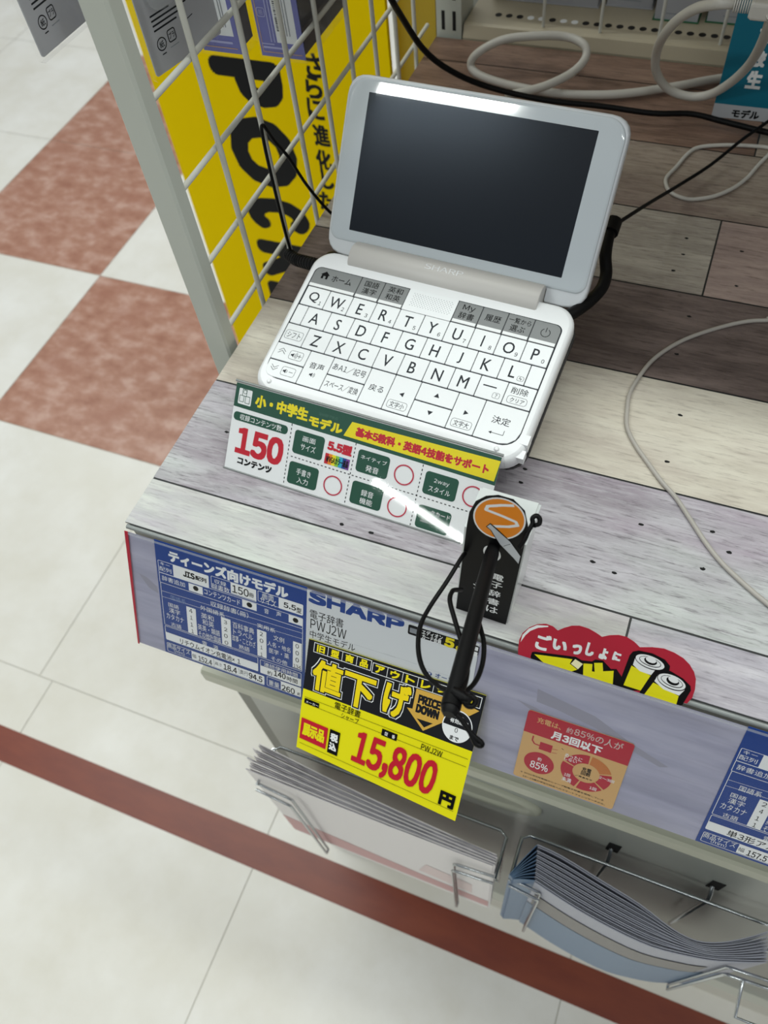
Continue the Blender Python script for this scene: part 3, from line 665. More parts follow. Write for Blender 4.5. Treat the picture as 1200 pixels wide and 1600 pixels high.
POSTER = [
['RT', 'P', [-263.28, -101.61, -178.07, -49.87], 'pblack', 15.0],
['RT', 'O', [-263.28, -202.31, -178.07, -113.36], 'pblack', 15.0],
['RT', 'C', [-263.28, -266.25, -178.07, -217.73], 'pblack', 15.0],
['RT', 'K', [-263.28, -344.85, -178.07, -284.12], 'pblack', 15.0],
['RT', 'E', [-263.28, -413.58, -178.07, -352.85], 'pblack', 15.0],
['T', 'さ', [-147.23, -60.37, -128.23, -35.37], 'pblack', 1.5, 0],
['T', 'ら', [-151.26, -83.01, -132.26, -58.01], 'pblack', 1.5, 0],
['T', 'に', [-153.38, -107.48, -134.38, -82.48], 'pblack', 1.5, 0],
['T', '進', [-151.35, -137.08, -132.35, -112.08], 'pblack', 1.5, 0],
['T', '化', [-153.5, -166.69, -134.5, -141.69], 'pblack', 1.5, 0],
['T', 'し', [-150.81, -191.69, -135.81, -166.69], 'pblack', 1.5, 0],
['T', 'た', [-159.0, -221.07, -140.0, -196.07], 'pblack', 1.5, 0]]
POSTER_BG = [-345.01, -700.0, -54.09, 120.0]
CAB = {'cord_white_thick': [[0.285, 0.5373, 0.0045], [0.25, 0.5236, 0.0045], [0.2114, 0.501, 0.0045], [0.1743, 0.4835, 0.0045], [0.1344, 0.4756, 0.0045], [0.0963, 0.4773, 0.0045], [0.064, 0.4834, 0.006], [0.0513, 0.4894, 0.01], [0.0557, 0.4916, 0.02], [0.0755, 0.4979, 0.03], [0.1027, 0.5059, 0.032], [0.125, 0.5128, 0.03], [0.1409, 0.5074, 0.028], [0.1447, 0.5001, 0.022], [0.1383, 0.4863, 0.017], [0.1242, 0.4711, 0.014], [0.11, 0.4608, 0.0125], [0.0933, 0.45, 0.012]],
'cord_white_loop': [[0.2505, 0.3764, 0.13], [0.2426, 0.3745, 0.13], [0.2297, 0.3881, 0.12], [0.2185, 0.4034, 0.105], [0.2098, 0.4219, 0.085], [0.2044, 0.4486, 0.06], [0.2046, 0.4623, 0.04], [0.2108, 0.4709, 0.025], [0.2213, 0.4758, 0.016], [0.236, 0.4769, 0.014], [0.2482, 0.4735, 0.02], [0.2588, 0.4632, 0.035], [0.2669, 0.4475, 0.055], [0.271, 0.4214, 0.08], [0.2727, 0.388, 0.11], [0.2726, 0.3674, 0.13]],
'plug': [[0.2506, 0.376, 0.13], [0.26, 0.3759, 0.13], [0.2694, 0.3757, 0.13]],
'thin_loop': [[0.3092, 0.439, 0.0015], [0.2978, 0.4439, 0.0015], [0.2858, 0.4432, 0.0015], [0.2678, 0.44, 0.0015], [0.2502, 0.4332, 0.0015], [0.2433, 0.4231, 0.0015], [0.2379, 0.4045, 0.0015], [0.2337, 0.3908, 0.0015], [0.2356, 0.3809, 0.0015], [0.2413, 0.3732, 0.0015], [0.2515, 0.3697, 0.0015], [0.2606, 0.372, 0.0015], [0.2713, 0.3788, 0.0015], [0.2813, 0.3904, 0.0015], [0.2887, 0.4045, 0.0015], [0.2937, 0.4203, 0.0015], [0.2989, 0.4321, 0.003], [0.3042, 0.4447, 0.004]],
'thin_grey': [[0.3306, 0.2659, 0.0013], [0.321, 0.2624, 0.0013], [0.3114, 0.2591, 0.0013], [0.3016, 0.2535, 0.0013], [0.2891, 0.2443, 0.0013], [0.2761, 0.2325, 0.0013], [0.2665, 0.2203, 0.0013], [0.2594, 0.2073, 0.0013], [0.255, 0.1923, 0.0013], [0.2526, 0.1783, 0.0013], [0.2538, 0.1657, 0.0013], [0.2566, 0.1525, 0.0013], [0.2637, 0.1411, 0.0013], [0.2728, 0.1307, 0.0013], [0.2828, 0.1198, 0.0013], [0.292, 0.1115, 0.0013], [0.3016, 0.1001, 0.0013], [0.313, 0.0864, 0.0013], [0.3235, 0.0764, 0.0013], [0.3371, 0.0669, 0.0013], [0.3472, 0.0608, 0.0013]],
'black_long': [[0.0334, 0.3616, 0.13], [0.0375, 0.3628, 0.12], [0.0373, 0.3757, 0.105], [0.0428, 0.4006, 0.07], [0.0582, 0.4122, 0.05], [0.0833, 0.4297, 0.03], [0.1267, 0.4414, 0.018], [0.1702, 0.4525, 0.012], [0.2094, 0.455, 0.01], [0.2372, 0.4638, 0.008], [0.2617, 0.4624, 0.006], [0.295, 0.4556, 0.006], [0.3133, 0.4533, 0.006]],
'black_thin': [[0.2151, 0.2554, 0.055], [0.2296, 0.3104, 0.035], [0.2442, 0.3683, 0.012], [0.2614, 0.4031, 0.008], [0.2784, 0.4362, 0.01], [0.2927, 0.4578, 0.013], [0.3037, 0.4791, 0.013]],
'arm': [[0.217, 0.2523, 0.06], [0.2168, 0.2428, 0.058], [0.2185, 0.2305, 0.055], [0.2217, 0.2213, 0.05], [0.2216, 0.2122, 0.047], [0.2174, 0.2021, 0.045], [0.2118, 0.1917, 0.045], [0.2063, 0.1836, 0.045]],
'left_wire': [[0.006, 0.2254, 0.0119], [0.0045, 0.2257, 0.034], [0.002, 0.2286, 0.0615], [0.0005, 0.2307, 0.0875], [-0.0002, 0.2328, 0.1021], [-0.001, 0.2359, 0.103], [-0.0005, 0.2374, 0.1009], [0.002, 0.2414, 0.0889], [0.006, 0.2465, 0.076], [0.014, 0.2501, 0.0536], [0.024, 0.2566, 0.0301], [0.034, 0.263, 0.0161]],
'coil': [[0.0027, 0.2272, 0.012], [0.0146, 0.2156, 0.02], [0.028, 0.2042, 0.03], [0.0418, 0.1931, 0.04], [0.0535, 0.1847, 0.047]],
'pen_cord_a': [[0.2026, 0.0143, 0.0501], [0.2027, 0.0089, 0.0549], [0.2005, -0.0049, 0.0555], [0.1974, -0.0201, 0.0557], [0.197, -0.0304, 0.0577], [0.1992, -0.0395, 0.0597], [0.2031, -0.0476, 0.0617], [0.2082, -0.0537, 0.0645], [0.2144, -0.0578, 0.068], [0.22, -0.0605, 0.0726], [0.2259, -0.0624, 0.0775]],
'pen_cord_b': [[0.2072, -0.0048, 0.0508], [0.2067, -0.0081, 0.0564], [0.2056, -0.0121, 0.0618], [0.2066, -0.0184, 0.0652], [0.2113, -0.0263, 0.0664], [0.2162, -0.0339, 0.0677], [0.221, -0.0414, 0.0692], [0.2243, -0.0479, 0.0717], [0.2259, -0.0549, 0.0745], [0.2264, -0.0608, 0.0782]],
'pen_cord_c': [[0.2191, -0.0189, 0.0604], [0.2228, -0.0252, 0.0614], [0.2262, -0.0315, 0.0626], [0.2283, -0.0388, 0.0635], [0.229, -0.0458, 0.0651], [0.2286, -0.0518, 0.0676], [0.227, -0.0573, 0.0708], [0.2246, -0.0632, 0.0739], [0.2234, -0.069, 0.0769]],
'pen_ring': [[0.2266, -0.0625, 0.0784], [0.2285, -0.0617, 0.0782], [0.2309, -0.0613, 0.0777], [0.2324, -0.0623, 0.0766], [0.2318, -0.0641, 0.0758], [0.2299, -0.0647, 0.0761], [0.2284, -0.0639, 0.077], [0.227, -0.0625, 0.0782]],
'pen_tail': [[0.2239, -0.0691, 0.0767], [0.2275, -0.0695, 0.0752], [0.2309, -0.0712, 0.0731], [0.234, -0.0731, 0.0711], [0.2361, -0.0739, 0.07], [0.2388, -0.0746, 0.0686], [0.2388, -0.0756, 0.0681], [0.237, -0.0757, 0.0686], [0.2351, -0.0742, 0.0701], [0.234, -0.0731, 0.0711]],
'pen': [[0.2159, 0.0158, 0.0605], [0.2242, -0.0709, 0.0767]],
'tether': [[0.2284, 0.0133, 0.0712], [0.2298, 0.0159, 0.0747], [0.2304, 0.0187, 0.0773], [0.2313, 0.0222, 0.079], [0.2307, 0.024, 0.0803], [0.2319, 0.0255, 0.0808], [0.2336, 0.0251, 0.08], [0.234, 0.0232, 0.0787], [0.2323, 0.0213, 0.0794]]}

load_glyphs('QWERTYUIOPASDFGHJKLZXCVBNM')
KEYTEXT = '0123456789シフト削除クリア?〜音声あA1/記号スペース変換戻る文字小大決定ホーム国語漢字英和My辞書履歴一覧から選ぶ紙プラSHARP単3形アル157.5'
load_glyphs(wide(KEYTEXT + ''.join(q[1] for ops_ in (SIGN, BLUE, WHITE, CHARGE, CLOUD, STYLUS, PRICE, TEAL, POSTER) for q in ops_ if q[0] in ('T', 'RT'))))

# ================================================================== SETTING
T0 = 0.45
mb = MB()
mb.add([(-3.2, -2.4, FLOOR_Z - 0.001), (3.2, -2.4, FLOOR_Z - 0.001), (3.2, 3.6, FLOOR_Z - 0.001), (-3.2, 3.6, FLOOR_Z - 0.001)], [(0, 1, 2, 3)], M_grout)
fx, fy = -2.263 * T0, 2.134 * T0; g = 0.0007
for j in range(-7, 6):
    for i in range(-5, 9):
        x0 = fx + i * T0; y0 = fy + j * T0
        if j <= -3: x0 += 0.027                    # the front field of tiles is laid a little to the right
        brown = (i, j) in ((-1, 0), (-1, 1), (0, -1))
        q = 0.0006 if (i >= -1 and j >= -1) else g
        mb.add([(x0 + q, y0 + q, FLOOR_Z), (x0 + T0 - q, y0 + q, FLOOR_Z), (x0 + T0 - q, y0 + T0 - q, FLOOR_Z), (x0 + q, y0 + T0 - q, FLOOR_Z)], [(0, 1, 2, 3)], TILE_B if brown else TILE_W)
struct(mb.build('floor'))
mb = MB(); mb.box((-3.0, -0.083, FLOOR_Z), (3.0, -0.0335, FLOOR_Z + 0.0007), M_redtape); struct(mb.build('trim_1'))

# ================================================================== DISPLAY COUNTER
ctr = thing('display_counter', 'long shop display counter with weathered wood plank top, grey front and cream foot', 'counter', (0.4, 0.28, FLOOR_Z))
XR = 1.0
mb = MB(); mb.box((0.0, 0.0012, -0.03), (XR, 0.549, -0.0012), M_panel_dark); mb.build('top_board', ctr)
mb = MB(); mb.box((-0.0008, 0.0001, -0.0012), (XR, 0.5485, -0.0004), M_railtop)
rows = [(0.0001, 0.0330, [(-0.0008, 0.2848, 0), (0.2848, XR, 1)]), (0.0330, 0.1150, [(-0.0008, XR, 2)]), (0.1150, 0.1955, [(-0.0008, XR, 3)]), (0.1955, 0.2750, [(-0.0008, XR, 4)]),
        (0.2750, 0.3540, [(-0.0008, 0.2790, 5), (0.2790, XR, 6)]), (0.3540, 0.4330, [(-0.0008, XR, 7)]), (0.4330, 0.5120, [(-0.0008, 0.29, 8), (0.29, XR, 7)]), (0.5120, 0.5485, [(-0.0008, XR, 8)])]
for y0, y1, segs in rows:
    for x0, x1, k in segs:
        a, b = (0.0 if x0 < 0 else 0.0006), 0.0006
        mb.add([(x0 + a, y0 + (0.0006 if y0 > 0.001 else 0), 0), (x1 - b, y0 + (0.0006 if y0 > 0.001 else 0), 0), (x1 - b, y1 - 0.0006, 0), (x0 + a, y1 - 0.0006, 0)], [(0, 1, 2, 3)], WOOD[k])
for k, (x, y) in enumerate([(.028, .084), (.026, .078), (.122, .038), (.259, .329), (.26, .312), (.257, .294), (.297, .325), (.298, .29), (.274, .254), (.273, .219), (.284, .171), (.283, .135), (.278, .089), (.314, .096), (.324, .086), (.314, .072), (.271, .055), (.259, .058), (.208, .106), (.209, .096), (.14, .038), (.31, .41)]):
    rk_ = random.Random(k); q_ = rk_.uniform(0, PI)
    hole = [(0.0013 * (1 + 0.35 * math.cos(t - q_)) * rk_.uniform(0.7, 1.1), t) for t in (2 * PI * i / 11 for i in range(11))]
    mb.add([(x + 1.2 * r * math.cos(t), y + 0.75 * r * math.sin(t), 0.00006) for r, t in hole], [tuple(range(11))], M_slot)
mb.build('plank_sheet', ctr)
# front: metal fascia with a folded lower lip, body panel, upright, foot
mb = MB(); mb.box((0.0006, -0.0012, -0.19), (XR, 0.004, -0.03), M_panel); mb.build('fascia', ctr)
mb = MB(); pr = [(-0.0012, -0.186), (-0.0165, -0.186), (-0.0185, -0.1885), (-0.0185, -0.203), (-0.0165, -0.205), (-0.0012, -0.205)]
mb.loft([[(x, y, z) for y, z in pr] for x in (0.0, XR)], M_lip); mb.build('front_lip', ctr)
mb = MB(); mb.box((-0.002, 0.0005, FLOOR_Z), (0.0115, 0.03, -0.2), M_panel_dark); mb.build('upright', ctr)
mb = MB(); mb.box((0.0115, 0.0, -0.8), (XR, 0.012, -0.2), M_panel); mb.build('body_panel', ctr)
mb = MB(); mb.box((0.0, -0.0085, FLOOR_Z), (XR, 0.02, -0.79), M_foot); mb.build('foot_board', ctr)
mb = MB(); mb.box((-0.002, 0.03, FLOOR_Z), (0.004, 0.549, -0.03), M_panel_dark); mb.build('side_panel', ctr)
mb = MB(); n = 40
def oval(s, y): return [(0.200 + 0.070 * s * math.copysign(abs(math.cos(2 * PI * k / n)) ** 0.75, math.cos(2 * PI * k / n)), y, -0.302 + 0.021 * s * math.copysign(abs(math.sin(2 * PI * k / n)) ** 0.8, math.sin(2 * PI * k / n))) for k in range(n)]
mb.loft([oval(1, 0.0), oval(1, -0.003), oval(0.95, -0.005), oval(0.8, -0.0035), oval(0.7, -0.002)], M_lip, True); mb.build('oval_handle', ctr)
for x in (0.332, 0.4125):
    mb = MB(); mb.box((x - 0.005, -0.0006, -0.347), (x + 0.005, 0.0002, -0.322), M_slot); mb.build('slot', ctr)
    mb = MB(); mb.tube([(x - 0.001, 0.002, -0.340), (x - 0.001, -0.006, -0.343), (x - 0.001, -0.010, -0.350), (x - 0.001, -0.010, -0.50)], 0.0018, M_chrome, 8); mb.build('rack_hook', ctr)

# ================================================================== BACK SHELF (gondola) behind the planks
gd = thing('gondola_shelf', 'beige perforated metal shelf with wire fence behind the wood planks', 'shelf', (0.4, 0.68, FLOOR_Z))
mb = MB(); mb.box((0.0, 0.5495, FLOOR_Z), (XR, 0.85, -0.002), M_panel_dark); mb.build('base_cabinet', gd)
mb = MB(); pr = [(0.5495, -0.002), (0.5495, 0.001), (0.553, 0.0105), (0.556, 0.0115), (0.85, 0.0115), (0.85, -0.002)]
mb.loft([[(x, y, z) for y, z in pr] for x in (0.024, XR)], M_shelf)
rnd = random.Random(3)
for k in range(34):
    x = 0.050 + k * 0.0098
    for y in (0.573,):
        lit = k in (3, 4, 6, 7)  # white discs paint the light coming up through these holes
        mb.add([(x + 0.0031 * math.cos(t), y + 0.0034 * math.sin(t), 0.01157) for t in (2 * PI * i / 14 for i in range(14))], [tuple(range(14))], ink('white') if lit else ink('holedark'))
mb.build('shelf_plate', gd)
for x in (0.094, 0.1435, 0.193, 0.2425, 0.292, 0.3415):
    mb = MB(); mb.tube([(x, 0.5605, 0.011), (x, 0.5605, 0.075)], 0.0014, M_wire, 8); mb.build('fence_wire', gd)
mb = MB(); mb.tube([(0.03, 0.5605, 0.075), (XR, 0.5605, 0.075)], 0.0016, M_wire, 8); mb.build('fence_rail', gd)
mb = MB(); mb.box((-0.001, 0.5505, -0.002), (0.0225, 0.585, 0.9), M_metalwhite); up = mb.build('slotted_upright', gd)
mb = MB()
for k in range(30):
    z = -0.0 + 0.0055 + k * 0.0255
    for x in (0.0055, 0.0158): mb.add([(x - 0.0016, 0.55045, z), (x + 0.0016, 0.55045, z), (x + 0.0016, 0.55045, z + 0.0165), (x - 0.0016, 0.55045, z + 0.0165)], [(0, 1, 2, 3)], M_slot)
mb.build('slots', up)
mb = MB(); mb.box((0.0, 0.85, -0.002), (XR, 0.862, 0.9), M_shelf); mb.build('back_panel', gd)
mb = MB(); mb.box((0.012, 0.225, 0.43), (XR, 0.85, 0.455), M_shelf); mb.build('upper_shelf', gd)
for x0, x1, y0, hgt, grn, lb in ((0.036, 0.132, 0.600, 0.05, False, 'grey white carton furthest left behind the shelf fence'), (0.139, 0.178, 0.606, 0.06, False, 'small grey white carton between two others behind the fence'), (0.183, 0.219, 0.590, 0.05, True, 'white carton with green edge standing forward behind the fence'), (0.226, 0.275, 0.594, 0.055, True, 'white carton with green edge beside the teal card')):
    t = thing('carton', lb, 'box', ((x0 + x1) / 2, y0 + 0.03, 0.0116), 'cartons behind the shelf fence')
    mb = MB(); mb.box((x0, y0, 0.0125), (x1, y0 + 0.06, 0.0116 + hgt), M_boxwhite)
    p = Print(mb, frame((x0, y0, 0.0125), (1, 0, 0), (0, 0, 1)))
    ww = (x1 - x0) * 1000
    p.line([(ww * 0.25, 5), (ww * 0.75, 5)], 'grey', 1.0); p.line([(ww * 0.3, 22), (ww * 0.7, 22)], 'lgrey', 2.0)
    mb.build('body', t)
    mb = MB(); q = 0.0012; mb.box((x0 - q, y0 - q, 0.0118), (x1 + q, y0 + 0.061, 0.0125), M_boxgreen if grn else M_packgrey); mb.build('base_edge', t)

# ================================================================== MESH END PANEL with post
pn = thing('mesh_panel', 'off white wire mesh end panel with square post left of the counter', 'rack', (-0.010, 0.33, FLOOR_Z))
mb = MB(); x0, x1, y0, y1 = -0.0215, -0.0045, 0.1405, 0.1525; c = 0.0015
oc = [(x0 + c, y0), (x1 - c, y0), (x1, y0 + c), (x1, y1 - c), (x1 - c, y1), (x0 + c, y1), (x0, y1 - c), (x0, y0 + c)]
mb.loft([[(x, y, z) for x, y in oc] for z in (FLOOR_Z, 0.9)], M_post); mb.build('post', pn)
for y in (0.1935, 0.242, 0.2877, 0.3335, 0.3797, 0.4237, 0.4665, 0.5080):
    mb = MB(); mb.tube([(-0.0055, y, FLOOR_Z + 0.05), (-0.0055, y, 0.7)], 0.0018, M_wire, 10); mb.build('upright_wire', pn)
for k in range(-12, 12):
    z = 0.0095 + k * 0.0520
    mb = MB(); mb.tube([(-0.0088, 0.1525, z), (-0.0088, 0.548, z)], 0.0018, M_wire, 10); mb.build('cross_wire', pn)

# ================================================================== YELLOW POSTER and hanging packs beyond the mesh
bgx = POSTER_BG
mb = MB(); fr = frame((0, 0.56, 0), (1, 0, 0), (0, 0, 1))
sheet(mb, fr, rrect(bgx[0], -850, bgx[2], 420), 6, M_poster); Print(mb, fr, 0.05, 0.02).run(POSTER)
tag(mb.build('poster_board'), 'large yellow poster board with black lettering behind the wire mesh', 'poster')
mb = MB(); mb.box((-0.052, 0.578, FLOOR_Z), (-0.012, 0.586, 0.42), M_poster_shaded); tag(mb.build('sign_board'), 'narrow shaded yellow board between the poster and the slotted upright', 'board')
def hook(t, a, b):
    mb = MB(); mb.tube([a, b], 0.0014, M_chrome, 8); mb.build('peg_hook', t)
def bag_pack(name, label, O, u, wd, ht, loc):
    t = thing(name, label, 'package', loc, 'grey bagged packs hanging on the mesh')
    fr = frame(O, u, (0, 0, 1)); mb = MB()
    sheet(mb, fr, rrect(0, 0, wd, ht, 1.5), 0.8, M_packgrey); p = Print(mb, fr)
    for k, (a, b) in enumerate(((7, 24), (7, 30), (7, 33), (7, 21))): p.line([(a, 21 + 2.4 * k), (b, 21 + 2.4 * k)], 'charcoal', 0.9)
    p.run([['C', [9.5, 13.6], 3.1, 'black', 0.6], ['T', '紙', [7.8, 11.8, 11.2, 15.2], 'black', 0.1, 0], ['O', [14.5, 11.5, 20.5, 18], 'black', 0.6, 1.5], ['T', 'プラ', [15.4, 13.2, 19.6, 16.4], 'black', 0.1, 0], ['L', [[8, 8.6], [11, 8.6]], 'charcoal', 0.6], ['L', [[14.5, 9.4], [21, 9.4]], 'grey', 0.5], ['L', [[29, 17], [35, 18]], 'charcoal', 0.5]])
    mb.build('card', t)
    mb = MB(); pts = rrect(-2, -2, wd + 2, ht, 1.5)
    mb.loft([[fr(x, y, -2) for x, y in pts], [fr(x, y, 1.5) for x, y in pts]], M_film); mb.build('bag_film', t)
    mb = MB(); rings = []
    for k, (ins, z) in enumerate(((0, 1.6), (1.5, 3.5), (4, 5.5), (8, 6.5))):
        rings.append([fr(x + (0.6 * math.sin(9 * i) if k > 1 else 0), y + (0.8 * math.cos(7 * i) if k > 1 else 0), z) for i, (x, y) in enumerate(rrect(7 + ins, 29 + ins, wd + 1 - ins, ht - 6 - ins, 9, 6))])
    mb.loft(rings, M_bag, True); mb.build('blister', t)
    return t
t = bag_pack('bagged_pack', 'grey carded pack in a clear bag, hanging behind the mesh right of the post', (-0.030, 0.189, 0.155), (0.26, 0.9656, 0), 52, 120, (-0.020, 0.216, 0.153))
hook(t, (-0.0105, 0.218, 0.268), (-0.040, 0.214, 0.268))
t = bag_pack('bagged_pack', 'grey carded pack in a clear bag, hanging outside the post at the far left', (-0.080, 0.1645, 0.173), (0.05, 0.9987, 0), 62, 120, (-0.079, 0.195, 0.171))
hook(t, (-0.0105, 0.196, 0.287), (-0.095, 0.196, 0.287))
def blister_box(label, x0, x1, y0, dy, z0, ht):
    t = thing('blister_box', label, 'package', ((x0 + x1) / 2, y0 + dy / 2, z0), 'blue boxed packs hanging behind the mesh')
    wd = (x1 - x0) * 1000; fr = frame((x0, y0, z0), (1, 0, 0), (0, 0, 1)); mb = MB()
    sheet(mb, fr, rrect(1, 2, wd - 1, ht), 0.6, M_packblue, -0.6); p = Print(mb, fr, -0.58)
    p.poly([(wd * 0.42, 12), (wd * 0.86, 12), (wd * 0.86, ht - 20), (wd * 0.42, ht - 20)], 'papergrey')
    r2 = random.Random(5)
    for k in range(26):
        y = 20 + k * 1.15; p.line([(wd * 0.46, y), (wd * 0.58, y)], 'black', r2.choice((0.35, 0.6, 0.8)))
    for q in (0.66, 0.72): p.line([(wd * q, 17), (wd * q, 50)], 'grey', 0.7)
    p.line([(3, ht - 4), (3, 5), (wd - 3, 5)], 'tan', 0.4); p.line([(wd * 0.1, 8.2), (wd * 0.8, 8.2)], 'lpurple', 1.3); p.line([(wd * 0.08, 10.5), (wd * 0.35, 10.5)], 'lpurple', 0.8)
    for q in (0.3, 0.37): p.line([(wd * q, 12), (wd * q, ht)], 'lpurple', 0.8)
    p.run([['O', [wd * 0.10, 28, wd * 0.27, 34], 'lpurple', 0.5, 1.2], ['T', '紙', [wd * 0.14, 29.2, wd * 0.23, 32.8], 'lpurple', 0, 0]])
    mb.build('card', t)
    mb = MB(); mb.box((x0 + 0.002, y0 + 0.004, z0 + 0.004), (x1 - 0.002, y0 + dy - 0.002, z0 + ht * 0.001), M_product); mb.build('product', t)
    mb = MB(); mb.box((x0, y0, z0), (x1, y0 + dy, z0 + ht * 0.001 + 0.004), M_film); mb.build('clear_case', t)
    hook(t, (-0.0105, y0 + dy / 2, z0 + ht * 0.001 + 0.012), (x0 - 0.01, y0 + dy / 2, z0 + ht * 0.001 + 0.012))
blister_box('smaller blue boxed pack with barcode label, hanging left of the larger one', -0.0405, -0.0125, 0.2500, 0.020, 0.1352, 105)
blister_box('larger blue boxed pack with barcode label, hanging low behind the mesh', -0.0480, -0.0125, 0.3250, 0.072, 0.0922, 120)

# ================================================================== SHELF LABEL HOLDER along the front edge
LO, LU, LV = (0, -0.0024, 0), (1, 0, 0), (0, 0.4208, 0.9072)
lab = frame(LO, LU, LV); LX = 640
hd = thing('label_holder', 'grey rail with clear cover and lavender backing strip along the counter front', 'sign holder', (0.3, -0.02, -0.085))
mb = MB()
mb.tube([lab(0.8, -1.5, -1.95), lab(LX, -1.5, -1.95)], 0.0015, M_rail, 14); mb.tube([lab(3.0, 0.2, -2.6), lab(LX, 0.2, -2.6)], 0.0005, M_railtop, 8); mb.build('rail', hd)
mb = MB(); sheet(mb, lab, [(0.4, -91.6), (LX, -91.6), (LX, -3.8), (1.4, -3.8)], 0.1, M_lav)
p = Print(mb, lab, 0.002, 0.002)
for pts in ([(250, -22), (262, -24.5), (281, -28), (300, -37.5), (322, -46), (318, -48), (300, -42), (283, -36), (262, -32), (251, -31)], [(241, -34), (252, -35.5), (260, -38.5), (249, -38)], [(6.5, -33), (12, -34), (19, -39), (19.5, -44), (13, -42)]): p.poly(pts, 'stain')
mb.build('backing_strip', hd)
mb = MB(); sheet(mb, lab, [(0, -91.8), (1.1, -91.8), (3.0, -3.0), (0.6, -3.0)], 0.3, ink('cred'), 1.05); mb.build('red_edge', hd)
mb = MB(); sheet(mb, lab, [(-0.4, -92.6), (LX, -92.6), (LX, -3.2), (0.0, -3.2)], 0.25, M_film, 1.25)
sheet(mb, lab, [(3.2, -4.7), (LX, -4.7), (LX, -3.2), (3.2, -3.2)], 0.1, M_bag, 1.4); mb.build('clear_cover', hd)

def card(name, ops, fr, outline, label, th=0.25, base='white', z=0.0, step=0.004):
    mb = MB(); f2 = lambda x, y, q=0.0: fr(x, y, q + z)
    sheet(mb, f2, outline, th, ink(base)); Print(mb, f2, 0.004, step).run(ops)
    return tag(mb.build(name), label, 'card')
b = BLUE[0][1]
card('spec_card', BLUE, lab, rrect(*b), 'blue specification card reading 150 volumes and 5.5 inch at the left of the rail', base='blue', z=0.35, step=0.0025)
DX = 347.6 - b[0]
swap = {'152.4': '157.5', 'リチウムイオン充電池×1': '単3形アル', }
ops2 = []; seen4 = 0
for op in BLUE[2:]:
    k = op[0]; op = [list(q) if isinstance(q, list) else q for q in op]
    if k in 'RO': bx = op[1]
    elif k == 'T': bx = op[2]
    elif k == 'C': bx = op[1] + op[1]
    else: bx = op[1][0] + op[1][-1]
    if k == 'T' and (bx[0] - b[0] > 45 and op[1] not in swap): continue
    if k == 'C' and bx[0] - b[0] > 45: continue
    if k == 'T':
        if op[1] in swap: op[1] = swap[op[1]]
        if op[1] == '単3形アル': bx[2] = bx[0] + 24
        if op[1] == '4': op[1] = '2'
        elif op[1] == '1' and seen4 == 0 and bx[0] - b[0] < 40: op[1] = '4'; seen4 = 1
        if op[1] == '国語系': op[3] = 'white'
        bx[0] += DX; bx[2] += DX
    elif k in 'RO': bx[0] += DX; bx[2] += DX
    elif k == 'C': op[1][0] += DX
    else: op[1] = [[q[0] + DX, q[1]] for q in op[1]]
    ops2.append(op)
card('spec_card', ops2, lab, rrect(b[0] + DX, b[1], b[2] + DX, b[3]), 'blue specification card reading 157.5 at the right end of the rail', base='blue', z=0.35, step=0.0025)
card('product_card', WHITE, lab, rrect(*WHITE[0][1]), 'grey white product card with wide blue logo lettering, above the yellow price tag', base='papergrey', z=0.62, step=0.003)
card('notice_card', CHARGE, lab, rrect(*CHARGE[0][1], 1.8), 'red and tan charging notice card with a ring chart, on the lavender strip', base='tan', z=0.55, step=0.003)
out = [tuple(q) for q in CLOUD[0][1]] + [(270, -12), (238, -12)]
mb = MB(); sheet(mb, lambda x, y, q=0.0: lab(x, y, q - 0.24), out, 0.2, ink('cred')); Print(mb, lambda x, y, q=0.0: lab(x, y, q - 0.24), 0.004, 0.003).run(CLOUD[1:])
tag(mb.build('battery_sign'), 'red cloud shaped sign with two yellow batteries, tucked behind the label strip', 'sign')
pf = quadmap(*PRICE_Q, PRICE_W, PRICE_H)
card('price_tag', PRICE, pf, [(0, 0), (PRICE_W, 0), (PRICE_W, PRICE_H), (0, PRICE_H)], 'yellow and black price tag reading 15,800 hanging below the label strip', base='pyellow')

# ================================================================== GREEN SIGN in an acrylic stand
SO, SU, SV = (0.0372859, 0.0527735, 0.0), (0.9991996, -0.0400028, 0), (0.0268299, 0.6701638, 0.7417282)
sf = frame(SO, SU, SV); SW, SH = 162.8, 54.0
st = thing('sign_stand', 'clear bent acrylic sign stand in front of the electronic dictionary', 'sign holder', (0.118, 0.06, 0))
mb = MB(); sheet(mb, lambda x, y, z=0: sf(x, y, z), [(0, 0.4), (SW, 0.4), (SW, SH), (0, SH)], 1.0, M_clear, 1.4)
mb.build('front_sheet', st)
mb = MB(); back = V(SO) + V((0.0012, 0.0465, 0.0)); u = V(SU)
ft = [sf(0, SH, -0.6), sf(SW, SH, -0.6)]; fb = [back, back + u * SW * 0.001]
mb.add([ft[0], ft[1], ft[1] + V((0, 0, 0.0012)), ft[0] + V((0, 0, 0.0012)), fb[0], fb[1], fb[1] + V((0, 0.0012, 0)), fb[0] + V((0, 0.0012, 0))], [(0, 1, 2, 3), (4, 5, 6, 7), (0, 1, 5, 4), (1, 2, 6, 5), (2, 3, 7, 6), (3, 0, 4, 7)], M_clear); mb.build('back_sheet', st)
mb = MB(); mb.tube([sf(0, 0.6, -0.3), sf(SW, 0.6, -0.3)], 0.0007, M_rail, 8); mb.tube([sf(0, SH, -0.1), sf(SW, SH, -0.1)], 0.0008, M_rail, 8); mb.build('edge', st)
bb = SIGN_BAND
ops = [['G', [[0.6, bb + 0.6], [SW - 0.6, bb - 1.2], [SW - 0.6, SH - 1.2], [0.6, SH - 1.2]], 'green']] + SIGN
card('sign_card', ops, sf, rrect(0.6, 1.0, SW - 0.6, SH - 1.0), 'green and white feature card reading 150 in the acrylic stand', base='white')

